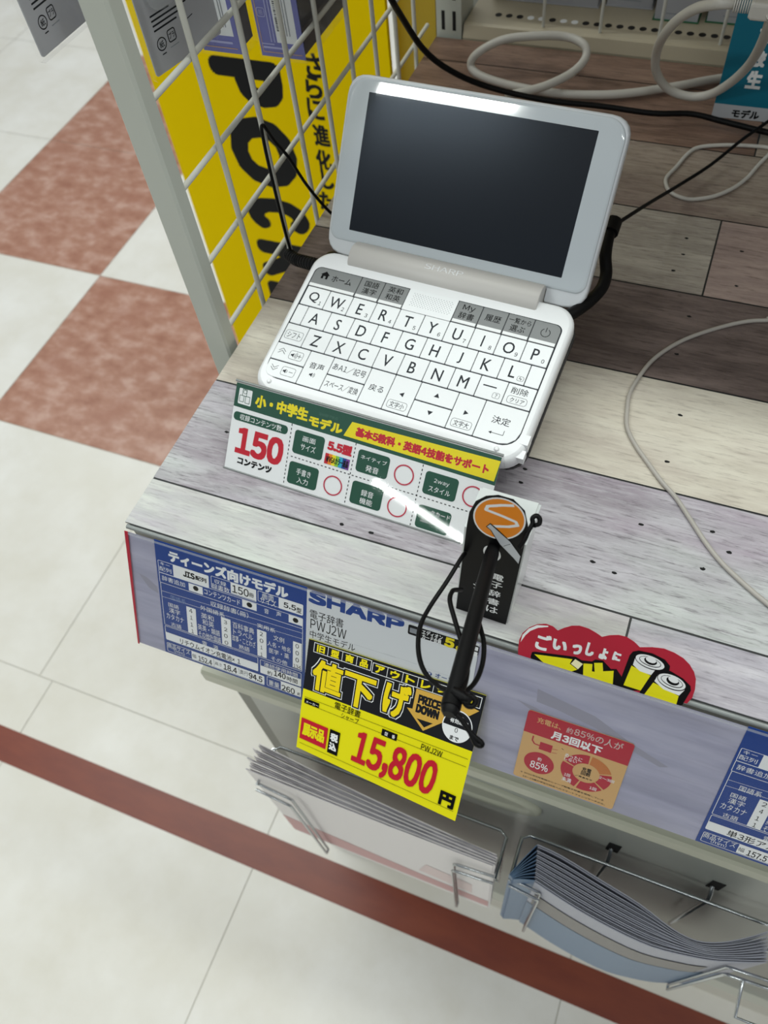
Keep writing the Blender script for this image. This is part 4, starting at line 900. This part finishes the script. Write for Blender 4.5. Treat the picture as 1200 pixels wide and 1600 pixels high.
# ================================================================== ELECTRONIC DICTIONARY
DO = (0.1294010, 0.1629861, 0.0463314); DU = (0.9982545, -0.0590589, 0); DV = (0.0576415, 0.9742978, 0.2177641)
df = frame(DO, DU, DV, 0.001105)
dic = thing('electronic_dictionary', 'open white electronic dictionary with keyboard and dark screen', 'electronic dictionary', (0.1294, 0.155, 0.03))
def case_out(i): return rrect(-76.2 + i, -68.5 + i, 76.2 - i, 26.0 - i, 0, 8, [13 - i * 0.5, 13 - i * 0.5, 12 - i * 0.5, 12 - i * 0.5])
mb = MB(); slab(mb, df, case_out, [(3, -11), (1, -10.2), (0, -8.5), (0, -3.2), (0.35, -1.7), (1.1, -0.6), (2.3, 0.0)], M_white_plastic); mb.build('base_case', dic)
mb = MB(); kb = rrect(-72.0, -59.6, 71.6, 13.7, 0, 6, [9, 9, 4, 4]); mb.loft([[df(x, y, -0.3) for x, y in kb], [df(x, y, 0.06) for x, y in kb]], ink('keyink')); mb.build('key_well', dic)
def key(x0, y0, x1, y1, legend, rs=None, m=None, hgt=0.55):
    g = 0.21; mb = MB(); rs = rs or [0.35] * 4
    f = lambda i: rrect(x0 + g + i, y0 + g + i, x1 - g - i, y1 - g - i, 0, 3, [max(r - i, 0.1) for r in rs])
    slab(mb, df, f, [(0, 0.06), (0, hgt - 0.15), (0.22, hgt)], m or M_key, False)
    if legend: legend(Print(mb, df, hgt + 0.012, 0.006))
    return mb.build('key', dic)
KC = 'keyink'
def big(ch, small, x0, y0, kp=14.2):
    def f(p):
        vs_, fs = layout(ch, True); a = min(q[0] for q in vs_); bb_ = max(q[0] for q in vs_); wd = (bb_ - a) * 8.2; cx = x0 + kp * 0.46
        p.text(ch, (cx - wd / 2, y0 + 2.5, cx + wd / 2, y0 + 9.3), KC, 0.13, latin=True)
        if small == '〜' or small == '?':
            bx = (x0 + kp - 4.4, y0 + 1.7, x0 + kp - 0.9, y0 + 4.5); p.run([['O', list(bx), KC, 0.18, 0.9], ['T', small, [bx[0] + 1, bx[1] + 0.6, bx[2] - 1, bx[3] - 0.6], KC, 0.05, 0]])
        elif small: p.text(small, (x0 + kp - 3.6, y0 + 1.9, x0 + kp - 2.1, y0 + 4.3), KC, 0.08)
    return f
for i, ch in enumerate('QWERTYUIOP'): key(-71 + 14.2 * i, -12.5, -71 + 14.2 * (i + 1), -0.1, big(ch, '1234567890'[i], -71 + 14.2 * i, -12.5))
key(-71.3, -25.2, -64.7, -12.8, None)
for i, ch in enumerate('ASDFGHJKL'): key(-64.7 + 14.25 * i, -25.2, -64.7 + 14.25 * (i + 1), -12.8, big(ch, '〜' if ch == 'L' else '', -64.7 + 14.25 * i, -25.2))
key(63.6, -25.2, 71.2, -12.8, None)
def tx(*items): return lambda p: p.run([list(q) for q in items])
key(-71.5, -38.1, -58.1, -25.5, tx(['O', [-70.2, -35.2, -59.6, -29.6], KC, 0.2, 1.4], ['T', 'シフト', [-68.9, -34.2, -60.9, -30.6], KC, 0.05, 0]))
for i, ch in enumerate('ZXCVBNM'): key(-58.1 + 14.25 * i, -38.1, -58.1 + 14.25 * (i + 1), -25.5, big(ch, '', -58.1 + 14.25 * i, -38.1))
key(41.7, -38.1, 56.2, -25.5, tx(['R', [44.2, -30.9, 51.4, -30.2], KC, 0.2], ['O', [50.6, -36.4, 54.4, -33.2], KC, 0.18, 0.9], ['T', '?', [51.9, -35.8, 53.1, -33.8], KC, 0.05, 0]))
key(56.2, -38.1, 71.2, -25.5, tx(['T', '削除', [58.8, -31.0, 67.6, -27.2], KC, 0.06, 0], ['O', [58.2, -36.6, 68.6, -32.2], KC, 0.2, 1.6], ['T', 'クリア', [59.8, -35.8, 67.2, -33.2], KC, 0.05, 0]))
def spk(x, y, n, q):
    o = [['G', [[x, y - 0.5], [x + 0.7, y - 0.5], [x + 1.7, y - 1.3], [x + 1.7, y + 1.3], [x + 0.7, y + 0.5], [x, y + 0.5]], KC]]
    for k in range(n): o.append(['A', [x + 1.2, y], 1.1 + 0.7 * k, 1.35 + 0.7 * k, -45, 45, KC])
    return o
def chev(x, y, s): return [['L', [[x, y - 0.9 * s], [x + 2.1, y + 0.9 * s], [x + 4.2, y - 0.9 * s]], KC, 0.3], ['L', [[x, y - 0.9 * s + 1.5 * s], [x + 2.1, y + 0.9 * s + 1.5 * s], [x + 4.2, y - 0.9 * s + 1.5 * s]], KC, 0.3]]
key(-71.8, -48.9, -51.2, -38.4, tx(*chev(-69.0, -43.8, 1), ['O', [-62.2, -46.6, -54.0, -41.2], KC, 0.2, 1.3], *spk(-61.2, -43.9, 3, 1), ['L', [[-57.2, -43.9], [-54.8, -43.9]], KC, 0.28], ['L', [[-56.0, -45.1], [-56.0, -42.7]], KC, 0.28]))
key(-71.6, -59.3, -51.2, -49.2, tx(*chev(-69.0, -53.0, -1), ['O', [-62.2, -56.9, -54.0, -51.5], KC, 0.2, 1.3], *spk(-61.2, -54.2, 1, 1), ['L', [[-57.6, -54.2], [-55.2, -54.2]], KC, 0.28]), rs=[8.5, 0.35, 0.35, 0.35])
key(-51.2, -59.3, -37.0, -38.4, tx(['T', '音声', [-48.4, -48.4, -39.8, -44.6], KC, 0.06, 0], *spk(-46.2, -52.0, 2, 1)))
key(-37.0, -48.8, -14.9, -38.4, tx(['T', 'あA1/記号', [-35.6, -45.6, -16.4, -41.4], KC, 0.06, 0]))
key(-37.0, -59.3, -14.9, -49.1, tx(['T', 'スペース/変換', [-35.6, -56.2, -16.4, -52.2], KC, 0.06, 0]))
key(-14.9, -59.3, -0.9, -38.4, tx(['T', '戻る', [-12.0, -51.0, -3.8, -47.0], KC, 0.06, 0]))
def caption(x, t): return [['O', [x + 1.7, -57.4, x + 12.6, -52.6], KC, 0.2, 1.5], ['T', t, [x + 3.1, -56.6, x + 11.2, -53.4], KC, 0.05, 0]]
key(-0.9, -59.3, 13.7, -38.4, tx(['G', [[5.0, -48.4], [7.4, -49.8], [7.4, -47.0]], KC], *caption(-0.9, '文字小')))
key(13.7, -48.8, 34.4, -38.4, tx(['G', [[24.1, -42.3], [25.6, -44.7], [22.6, -44.7]], KC]))
key(13.7, -59.3, 34.4, -49.1, tx(['G', [[24.1, -55.3], [25.6, -52.9], [22.6, -52.9]], KC]))
key(34.4, -59.3, 49.0, -38.4, tx(['G', [[43.0, -48.4], [40.6, -49.8], [40.6, -47.0]], KC], *caption(34.4, '文字大')))
key(49.0, -59.3, 71.4, -38.4, tx(['T', '決定', [55.2, -49.4, 64.6, -45.2], KC, 0.06, 0], ['L', [[63.4, -52.0], [63.4, -54.6], [57.0, -54.6]], KC, 0.3], ['G', [[55.8, -54.6], [57.4, -53.8], [57.4, -55.4]], KC]), rs=[0.35, 8.5, 0.35, 0.35])
MG = ink('keygrey')
def gkey(x0, x1, items, rs=None):
    def f(p):
        p.poly([(x0 + 0.5, 0.35), (x1 - 0.5, 0.35), (x1 - 0.5, 2.2), (x0 + 0.5, 2.2)], 'white'); p.run([list(q) for q in items])
    key(x0, -0.05, x1, 13.3, f, rs, MG)
gkey(-71.5, -43.1, [['G', [[-66.4, 6.2], [-66.4, 8.8], [-67.2, 8.8], [-64.4, 11.2], [-61.6, 8.8], [-62.4, 8.8], [-62.4, 6.2], [-63.7, 6.2], [-63.7, 8.0], [-65.1, 8.0], [-65.1, 6.2]], 'black'], ['T', 'ホーム', [-59.8, 5.8, -47.6, 9.8], 'black', 0.1, 0]], [0.35, 0.35, 0.35, 3.5])
gkey(-43.1, -28.9, [['T', '国語', [-40.0, 8.0, -31.6, 11.8], 'black', 0.06, 0], ['T', '漢字', [-40.0, 3.4, -31.6, 7.2], 'black', 0.06, 0]])
gkey(-28.9, -14.4, [['T', '英和', [-25.8, 8.0, -17.2, 11.8], 'black', 0.06, 0], ['T', '和英', [-25.8, 3.4, -17.2, 7.2], 'black', 0.06, 0]])
gkey(14.2, 28.2, [['T', 'My', [17.6, 7.8, 24.4, 11.9], 'black', 0.06, 0], ['T', '辞書', [17.0, 3.2, 25.4, 7.2], 'black', 0.06, 0]])
gkey(28.2, 42.3, [['T', '履歴', [31.0, 5.6, 39.6, 9.6], 'black', 0.06, 0]])
gkey(42.3, 56.6, [['T', '一覧から', [43.4, 8.2, 55.4, 11.6], 'black', 0.06, 0], ['T', '選ぶ', [45.4, 3.4, 53.4, 7.2], 'black', 0.06, 0]])
gkey(56.6, 71.2, [['A', [63.9, 7.0], 2.2, 2.55, 120, 420, 'black'], ['L', [[63.9, 7.4], [63.9, 10.2]], 'black', 0.35]], [0.35, 0.35, 3.5, 0.35])
mb = MB(); pl = rrect(-14.2, 0.0, 14.0, 13.5, 0.4); mb.loft([[df(x, y, 0.06) for x, y in pl], [df(x, y, 0.5) for x, y in pl]], M_key); p = Print(mb, df, 0.51, 0.001)
for r_ in range(9):
    for c_ in range(15): p.disc(-10.8 + c_ * 1.55 + (0.78 if r_ % 2 else 0), 3.6 + r_ * 0.95, 0.24, 'grey', 6); p.z -= p.step
mb.build('speaker_grille', dic)
for x in (-66, 63): mb = MB(); mb.loft([[df(x + q * math.cos(2 * PI * k / 16), -62.2 + q * math.sin(2 * PI * k / 16), z) for k in range(16)] for q, z in ((1.3, -0.1), (1.3, 0.5), (0.8, 0.9))], M_white_plastic, True); mb.build('bumper', dic)
mb = MB(); mb.box((72.6, -56.0, -7), (76.6, -50.6, 0.2), M_white_plastic, df); mb.box((72.4, -63.0, -7), (76.8, -58.4, -1.2), M_white_plastic, df); mb.build('strap_lug', dic)
# hinge
mb = MB(); rings = []
for x in (-55.5, -54.8, 53.8, 54.5):
    q = 8.9 if x in (-55.5, 54.5) else 9.4
    rings.append([df(x, 27.0 + q * math.cos(t), -4.6 + q * math.sin(t)) for t in (2 * PI * k / 36 for k in range(36))])
mb.loft(rings, M_hinge, True); mb.build('hinge_cover', dic)
mb = MB(); arc = lambda x, y, z=0: df(x, 27.0 + (9.55 + z) * math.cos(y), -4.6 + (9.55 + z) * math.sin(y))
vs_, fs = layout('SHARP'); vs_ = fit(vs_, (-10.5, 1.45, 11.5, 1.78)); lo_hi = [(x, 3.23 - y) for x, y in vs_]
mb.add([arc(x, 1.45 + (1.78 - y)) for x, y in vs_], fs, M_white_plastic)
mb.build('embossed_logo', dic)
# lid
LF = frame((0.1320673, 0.2080543, 0.0609333), DU, (0.0344489, 0.5822793, 0.8122586), 0.001105)
lid_parent = dic
def lid_out(i):
    a, b_, c_, d_ = -76.2 + i, 76.2 - i, -17.7 + i, 75.5 - i; r = 11 - i * 0.5; P = []
    pts = [(a, c_, r), (-56.2 - i * 0, c_, 1), (-56.2, -10.4, 0.6), (54.9, -10.4, 0.6), (54.9, c_, 1), (b_, c_, r), (b_, d_, r), (a, d_, r)]
    pts = [(a, c_, r), (-56.2, c_, 0.8), (-56.2, -10.4 + i * 0.3, 0.4), (54.9, -10.4 + i * 0.3, 0.4), (54.9, c_, 0.8), (b_, c_, r), (b_, d_, r), (a, d_, r)]
    n = len(pts)
    for k in range(n):
        p0, p1, p2 = V(pts[k - 1][:2]), V(pts[k][:2]), V(pts[(k + 1) % n][:2]); rr = pts[k][2]
        d0 = (p0 - p1).normalized(); d1 = (p2 - p1).normalized()
        for j in range(6): t = j / 5; q = (1 - t) ** 2 * (p1 + d0 * rr) + 2 * t * (1 - t) * p1 + t * t * (p1 + d1 * rr); P.append((q.x, q.y))
    return P
mb = MB(); slab(mb, LF, lid_out, [(2.2, -7.0), (0.7, -6.3), (0.0, -5.0), (0.0, -1.6), (0.3, -0.6), (0.7, -0.1), (1.2, 0.0)], M_lid); lid = mb.build('lid', dic)
mb = MB(); fo = lambda i: rrect(-74.7 + i, -9.4 + i, 74.7 - i, 74.1 - i, 0, 8, [5.5, 5.5, 10, 10])
slab(mb, LF, fo, [(0, 0.0), (0, 0.35), (0.5, 0.6), (1.4, 0.72)], M_bezel); mb.build('screen_bezel', lid)
mb = MB(); so = rrect(-63.0, -3.2, 61.2, 67.3, 0.3); mb.loft([[LF(x, y, 0.70) for x, y in so], [LF(x, y, 0.76) for x, y in so]], M_screen); mb.build('screen', lid)

# black stand under the dictionary
std = thing('device_stand', 'black sloped stand under the electronic dictionary', 'stand', (0.13, 0.16, 0))
mb = MB(); tr_ = rrect(-77.0, -66.5, 76.8, 25, 0, 5, [12, 12, 10, 10]); mb.loft([[df(x, y, -13.5) for x, y in tr_], [df(x, y, -11.3) for x, y in tr_]], M_stand); mb.build('tray', std)
mb = MB(); ft_ = rrect(-67.0, -60.0, 66.5, 24, 0, 4, [6] * 4); top = [df(x, y, -13.5) for x, y in ft_]
mb.loft([[V((0.135 + (p_.x - 0.1294) * 0.97, 0.103 + (p_.y - 0.095) * 1.0, 0.0)) for p_ in top], top], M_stand); mb.build('pedestal', std)
mb = MB(); mb.tube([df(-74, 20, -12), df(-78, 34, -20), df(-79, 44, -34)], 0.004, M_blackmat, 10, True, 5); mb.build('retaining_arm', std)

# ================================================================== STYLUS and its card
KO, KU, KV = (0.1991754, 0.0090138, 0.0), (0.999719, -0.0237039, 0), (0.0028888, 0.1218351, 0.9925462)
kf = frame(KO, KU, KV)
ops = [q for q in STYLUS[1:]]
mb = MB(); ko = [tuple(q) for q in STYLUS[0][1]]
sheet(mb, kf, ko, 0.5, ink('black')); Print(mb, kf, 0.01, 0.006).run(ops)
tag(mb.build('stylus_sign'), 'black upright card with an orange pen emblem, in front of the milky holder', 'sign')
sb = thing('stylus_holder', 'milky white acrylic holder standing behind the black pen card', 'holder', (0.214, 0.024, 0))
mb = MB()
def plate(p0, p1, p2, p3, th):
    p0, p1, p2, p3 = map(V, (p0, p1, p2, p3)); nn = (p1 - p0).cross(p3 - p0).normalized() * th
    mb.add([p0, p1, p2, p3, p0 + nn, p1 + nn, p2 + nn, p3 + nn], [(0, 3, 2, 1), (4, 5, 6, 7), (0, 1, 5, 4), (1, 2, 6, 5), (2, 3, 7, 6), (3, 0, 4, 7)], M_acrylwhite)
a0, a1, a2, a3 = kf(0.6, 0.5, -1.2), kf(26.6, 0.5, -1.2), kf(30.0, 68, -1.2), kf(3.0, 68, -1.2); bk = V((0.0006, 0.030, 0)); bt = V((0.0006, 0.022, 0.001))
plate(a0, a1, a2, a3, -0.0012); mb.build('front_plate', sb)
mb = MB(); plate(a1, a1 + bk, a2 + bt, a2, 0.0012); mb.build('side_plate', sb)
mb = MB(); plate(a0, a3, a3 + bt, a0 + bk, 0.0012); mb.build('side_plate', sb)
mb = MB(); plate(a3, a2, a2 + bt, a3 + bt, 0.0012); mb.build('top_plate', sb)
stp = thing('stylus', 'black touch pen poking out of the pen card towards the front', 'pen', V(CAB['pen'][1]))
a, b_ = V(CAB['pen'][0]), V(CAB['pen'][1]); d = (b_ - a)
mb = MB(); mb.tube([a, a + d * 0.04, a + d * 0.93, a + d * 0.985, b_], [0.0027, 0.0033, 0.0036, 0.0034, 0.0024], M_black, 20); mb.build('barrel', stp)
mb = MB(); side = V((cr.x, cr.y, cr.z)); mb.tube([a + d * 0.10 - cf * 0.0031 + side * 0.0006, a + d * 0.86 - cf * 0.0035 + side * 0.0006], 0.0005, M_blackmat, 6); mb.build('clip_ridge', stp)
mb = MB(); mb.tube([a + d * 0.90, a + d * 0.965], 0.0041, M_blackmat, 16); mb.build('collar', stp)
cdp = thing('pen_cord', 'thin black tether cord looping around the touch pen', 'cord', V(CAB['pen_tail'][-1]))
for k in ('pen_cord_a', 'pen_cord_b', 'pen_cord_c'):
    mb = MB(); mb.tube(CAB[k], 0.0011, M_blackmat, 8, True, 6); mb.build('cord_loop', cdp)
mb = MB(); pr_ = [V(q) for q in CAB['pen_ring']]; mb.tube(pr_, 0.0012, M_blackmat, 8, True, 6); mb.build('cord_ring', cdp)
mb = MB(); mb.tube(CAB['pen_tail'], 0.0012, M_blackmat, 8, True, 5); mb.build('cord_tail', cdp)
mb = MB(); kn = V(CAB['pen_ring'][0]); mb.tube([kn + V((-0.004, 0.001, 0.0)), kn, kn + V((0.004, -0.001, 0.0015))], [0.0018, 0.0024, 0.0016], M_blackmat, 10, True, 4); mb.build('knot', cdp)
mb = MB(); mb.tube(CAB['tether'], 0.0011, M_blackmat, 8, True, 6); tag(mb.build('tether_loop'), 'small black cord knot tied to the right side of the milky holder', 'cord')

# ================================================================== CABLES
for k_, pts_ in (('thin_grey', [(0.375, 0.045, 0.0013), (0.43, 0.04, 0.0013), (0.52, 0.06, 0.0013)]), ('thin_loop', [(0.335, 0.49, 0.004), (0.42, 0.505, 0.004)]), ('black_long', [(0.38, 0.455, 0.006), (0.52, 0.47, 0.006)]), ('black_thin', [(0.35, 0.53, 0.012), (0.42, 0.545, 0.014)])): CAB[k_] = CAB[k_] + [list(q) for q in pts_]
CAB['thin_grey'] = [[0.52, 0.262, 0.0013], [0.42, 0.2675, 0.0013]] + CAB['thin_grey']
CAB['thin_loop'] = [[0.45, 0.42, 0.0015], [0.37, 0.428, 0.0015]] + CAB['thin_loop']
def cable(name, key_, r, m, label, n=6):
    mb = MB(); mb.tube(CAB[key_], r, m, 12, True, n); return tag(mb.build(name), label, 'cable')
cable('coiled_cable', 'cord_white_thick', 0.0033, M_cable_white, 'thick white cable coiled once on the planks before the back shelf', 8)
t = thing('usb_cable', 'thick white cable arching up in a loop before the teal card, with plug', 'cable', V(CAB['cord_white_loop'][9]) - V((0, 0, 0.004)))
mb = MB(); mb.tube(CAB['cord_white_loop'], 0.0032, M_cable_white, 12, True, 8); mb.build('cord', t)
a, b_, c_ = (V(q) for q in CAB['plug'])
mb = MB()
for k in range(7): q = a.lerp(b_, k / 7); q2 = a.lerp(b_, (k + 0.62) / 7); mb.tube([q, q2], 0.0046, M_cable_white, 12)
mb.build('strain_relief', t)
mb = MB(); dd = (c_ - b_).normalized(); s_ = dd.cross(V((0, 0, 1))).normalized(); uu = s_.cross(dd)
mb.loft([[b_ + dd * L_ + s_ * x * q + uu * y * q for x, y in rrect(-0.0085, -0.005, 0.0085, 0.005, 0.002, 3)] for L_, q in ((0, 0.85), (0.002, 1), (0.024, 1))], M_cable_white); mb.build('plug_body', t)
cable('thin_cable', 'thin_loop', 0.0014, M_cable_white, 'thin white cable lying in a loop on the planks below the teal card')
cable('thin_cable', 'thin_grey', 0.0013, M_cable_grey, 'thin grey cable curving over the dark and cream planks to the right front')
cable('security_cable', 'black_long', 0.0022, M_blackmat, 'long black cable running behind the raised dictionary lid towards the teal card')
cable('security_cable', 'black_thin', 0.0012, M_blackmat, 'thin black cable rising diagonally from the black arm to the right edge')
t = thing('alarm_arm', 'thick black alarm arm bending behind the right side of the dictionary lid', 'cable', V(CAB['arm'][-1]) - V((0, 0, 0.003)))
mb = MB(); mb.tube(CAB['arm'], 0.0036, M_blackmat, 14, True, 6); mb.build('sleeve', t)
mb = MB(); q = V(CAB['arm'][0]); q2 = V(CAB['arm'][1]); mb.tube([q + (q - q2) * 0.35, q + (q2 - q) * 0.6], 0.0050, M_black, 12); mb.build('end_cap', t)
cable('security_wire', 'left_wire', 0.0011, M_blackmat, 'thin black wire hung over a mesh rod left of the dictionary')
mb = MB(); cp = catmull([V(q) for q in CAB['coil']], 6); turns = 15; N_ = turns * 12; pts = []
for i in range(N_ + 1):
    f_ = i / N_ * (len(cp) - 1); k = min(int(f_), len(cp) - 2); c0 = cp[k].lerp(cp[k + 1], f_ - k); tt = (cp[k + 1] - cp[k]).normalized(); nn = tt.orthogonal().normalized(); bi = tt.cross(nn); an = 2 * PI * i / 12
    pts.append(c0 + (nn * math.cos(an) + bi * math.sin(an)) * 0.0034)
mb.tube(pts, 0.0011, M_blackmat, 7); tag(mb.build('spiral_cable'), 'short black spiral cable at the left side of the dictionary', 'cable')

# ================================================================== TEAL CARD at the back right
tf = frame((0.2523, 0.4764, 0.0005), (0.99937, 0.0355, 0), (-0.0042, 0.119, 0.9929))
mb = MB(); sheet(mb, tf, rrect(-0.5, 0, 60, 92), 1.0, ink('teal')); p = Print(mb, tf, 0.01, 0.01); p.poly([(-0.5, 0), (60, 0), (60, TEAL_BAND - 0.4), (-0.5, TEAL_BAND)], 'lgrey'); p.run(TEAL)
tag(mb.build('model_card'), 'teal standing card with white characters over a pale strip, back right', 'card')

# ================================================================== BROCHURE RACKS
def wire(t, pts, r=0.0014, n=0): mb = MB(); mb.tube(pts, r, M_chrome, 9, True, n); return mb.build('wire', t)
def rack(name, label, x0, x1, zt, g0, g1, loc, yb=-0.022, yf=-0.056, zb=-0.56):
    t = thing(name, label, 'rack', loc, 'chrome wire brochure racks under the counter')
    wire(t, [(x0, yf, zt), (x0, yb, zt - 0.001), (x0 + 0.006, yb + 0.004, zt), (x1 - 0.006, yb + 0.004, zt), (x1, yb, zt - 0.001), (x1, yf, zt)])
    wire(t, [(x0, yb, zt), (x0, yb, zb), (x1, yb, zb), (x1, yb, zt)])
    for xa, xb in (g0, g1):
        for dy in (0.0, -0.0045): wire(t, [(xa, yf + dy + 0.002, zt - 0.002 + dy), (xb - (0.003 if xb > xa else -0.003), yf + dy, zt - 0.002 + dy), (xb, yf + dy, zt - 0.006 + dy), (xb, yf + dy, zb + 0.0)], 0.0013)
        wire(t, [(xb, yf, zb), (xb, yf - 0.0045, zb)], 0.0013)
    return t
rk = rack('brochure_rack', 'chrome wire rack holding the flat pale brochures, below the price tag', 0.030, 0.2485, -0.338, (0.029, 0.064), (0.2480, 0.2140), (0.14, -0.04, -0.56))
rk2 = rack('brochure_rack', 'chrome wire rack holding the folded leaflets, below the slotted panel', 0.2605, 0.4700, -0.318, (0.2605, 0.2850), (0.4690, 0.4270), (0.365, -0.04, -0.54), zb=-0.54)
wire(rk2, [(0.4385, -0.0605, -0.322), (0.4385, -0.085, -0.33), (0.46, -0.085, -0.33)], 0.0013)
def sheet_strip(mb, pts, z0, z1, th, m_front, m_edge, jag=None):
    """an upright paper sheet following a plan curve"""
    n = len(pts); off = []
    for i in range(n):
        a_, b2 = pts[max(i - 1, 0)], pts[min(i + 1, n - 1)]; d_ = (V((b2[0] - a_[0], b2[1] - a_[1])) or V((1, 0))).normalized(); off.append((d_.y * th, -d_.x * th))
    F = [(x, y) for x, y in pts]; B = [(x - o[0], y - o[1]) for (x, y), o in zip(pts, off)]
    zt = z1 if isinstance(z1, (list, tuple)) else [z1] * n
    mb.add([(x, y, z0) for x, y in F] + [(x, y, z) for (x, y), z in zip(F, zt)], [(i, i + 1, n + i + 1, n + i) for i in range(n - 1)], m_front)
    mb.add([(x, y, z0) for x, y in B] + [(x, y, z) for (x, y), z in zip(B, zt)], [(i + 1, i, n + i, n + i + 1) for i in range(n - 1)], m_front)
    mb.add([(x, y, z) for (x, y), z in zip(F, zt)] + [(x, y, z) for (x, y), z in zip(B, zt)], [(i, i + 1, n + i + 1, n + i) for i in range(n - 1)], m_edge)
    for k in (0, n - 1): mb.add([(*F[k], z0), (*F[k], zt[k]), (*B[k], zt[k]), (*B[k], z0)], [(0, 1, 2, 3)], m_edge)
rb = random.Random(11); NB = 14
for i in range(NB):
    f_ = i / (NB - 1); mb = MB(); xl = 0.0235 + rb.uniform(-0.002, 0.004) + 0.003 * math.sin(i * 1.3); yl = -0.0275 - 0.0235 * f_; yr = -0.0430 - 0.0085 * f_
    pts = [(xl + (0.2455 + rb.uniform(-0.0005, 0.0015) - xl) * s_, yl + (yr - yl) * s_ - 0.0012 * math.sin(PI * s_) * (1 - f_)) for s_ in (k / 10 for k in range(11))]
    zt = [-0.312 - 0.004 * math.sin(PI * k / 10) + rb.uniform(-0.0006, 0.0006) for k in range(11)]
    sheet_strip(mb, pts, -0.553, zt, 0.0008, M_paper, M_paper_edge if i % 3 else M_paper)
    if i == NB - 1:
        fr = frame((pts[0][0], pts[0][1], -0.553), (pts[-1][0] - pts[0][0], pts[-1][1] - pts[0][1], 0), (0, 0, 1)); p = Print(mb, fr, 0.15, 0.05)
        p.poly([(0, 6), (222, 14), (222, 48), (150, 50), (0, 74)], 'rose'); p.poly([(150, 70), (205, 60), (205, 110), (160, 120)], 'ltrose')
        lb = 'front brochure of the left rack, white with a faded pink band'
    elif i == 0: lb = 'rearmost flat brochure of the left rack, nearest the grey panel'
    else: lb = 'thin pale brochure inside the stack of the left rack'
    tag(mb.build('brochure'), lb, 'brochure', 'pale brochures stacked in the left rack')
BK = [(.2595, -.0545), (.2665, -.0395), (.2735, -.0262), (.2765, -.0262), (.294, -.0278), (.3255, -.0342), (.356, -.0404), (.381, -.0484), (.3995, -.0502), (.417, -.0446), (.433, -.0353), (.446, -.0262)]
FT = [(.2630, -.0570), (.2700, -.0545), (.2790, -.0522), (.2820, -.0528), (.3115, -.0590), (.341, -.0630), (.370, -.0645), (.3965, -.0610), (.412, -.0578), (.4225, -.0545), (.437, -.0495), (.4475, -.0455)]
NL = 9
for i in range(NL):
    f_ = (i / (NL - 1)) ** 0.85; mb = MB(); pts = [V((a_[0] + (b2[0] - a_[0]) * f_, a_[1] + (b2[1] - a_[1]) * f_, 0)) for a_, b2 in zip(BK, FT)]
    flap = [(q.x, q.y) for q in pts[:3]]; bodyc = [(q.x, q.y) for q in catmull([q.to_3d() for q in pts[2:]], 3)]
    zt = -0.302 + rb.uniform(-0.0015, 0.0015)
    sheet_strip(mb, bodyc, -0.54, zt, 0.0007, M_leaf, M_leaf); sheet_strip(mb, [(x, y - 0.0012) for x, y in bodyc[2:]], -0.54, zt - 0.001, 0.0006, M_leaf, M_leaf)
    sheet_strip(mb, flap, -0.54, zt - 0.0004, 0.0006, M_leafblue, M_leafblue)
    if i == NL - 1:
        n_ = len(bodyc)
        for lo_, hi_, mm in ((-0.54, -0.40, M_leafblue), (-0.395, -0.345, ink('smudge'))):
            k0, k1 = (0, n_ - 1) if mm is M_leafblue else (3, n_ - 8)
            q_ = bodyc[k0:k1 + 1]; e = 0.0016 if mm is M_leafblue else 0.0019
            mb.add([(x, y - e, lo_) for x, y in q_] + [(x, y - e, hi_) for x, y in q_], [(j, j + 1, len(q_) + j + 1, len(q_) + j) for j in range(len(q_) - 1)], mm)
    lb = {0: 'rearmost folded leaflet of the right rack, its top page bent away', NL - 1: 'front folded leaflet of the right rack with a blue cover'}.get(i, 'folded leaflet with a blue spine inside the right rack stack')
    tag(mb.build('leaflet'), lb, 'leaflet', 'folded leaflets stacked in the right rack')
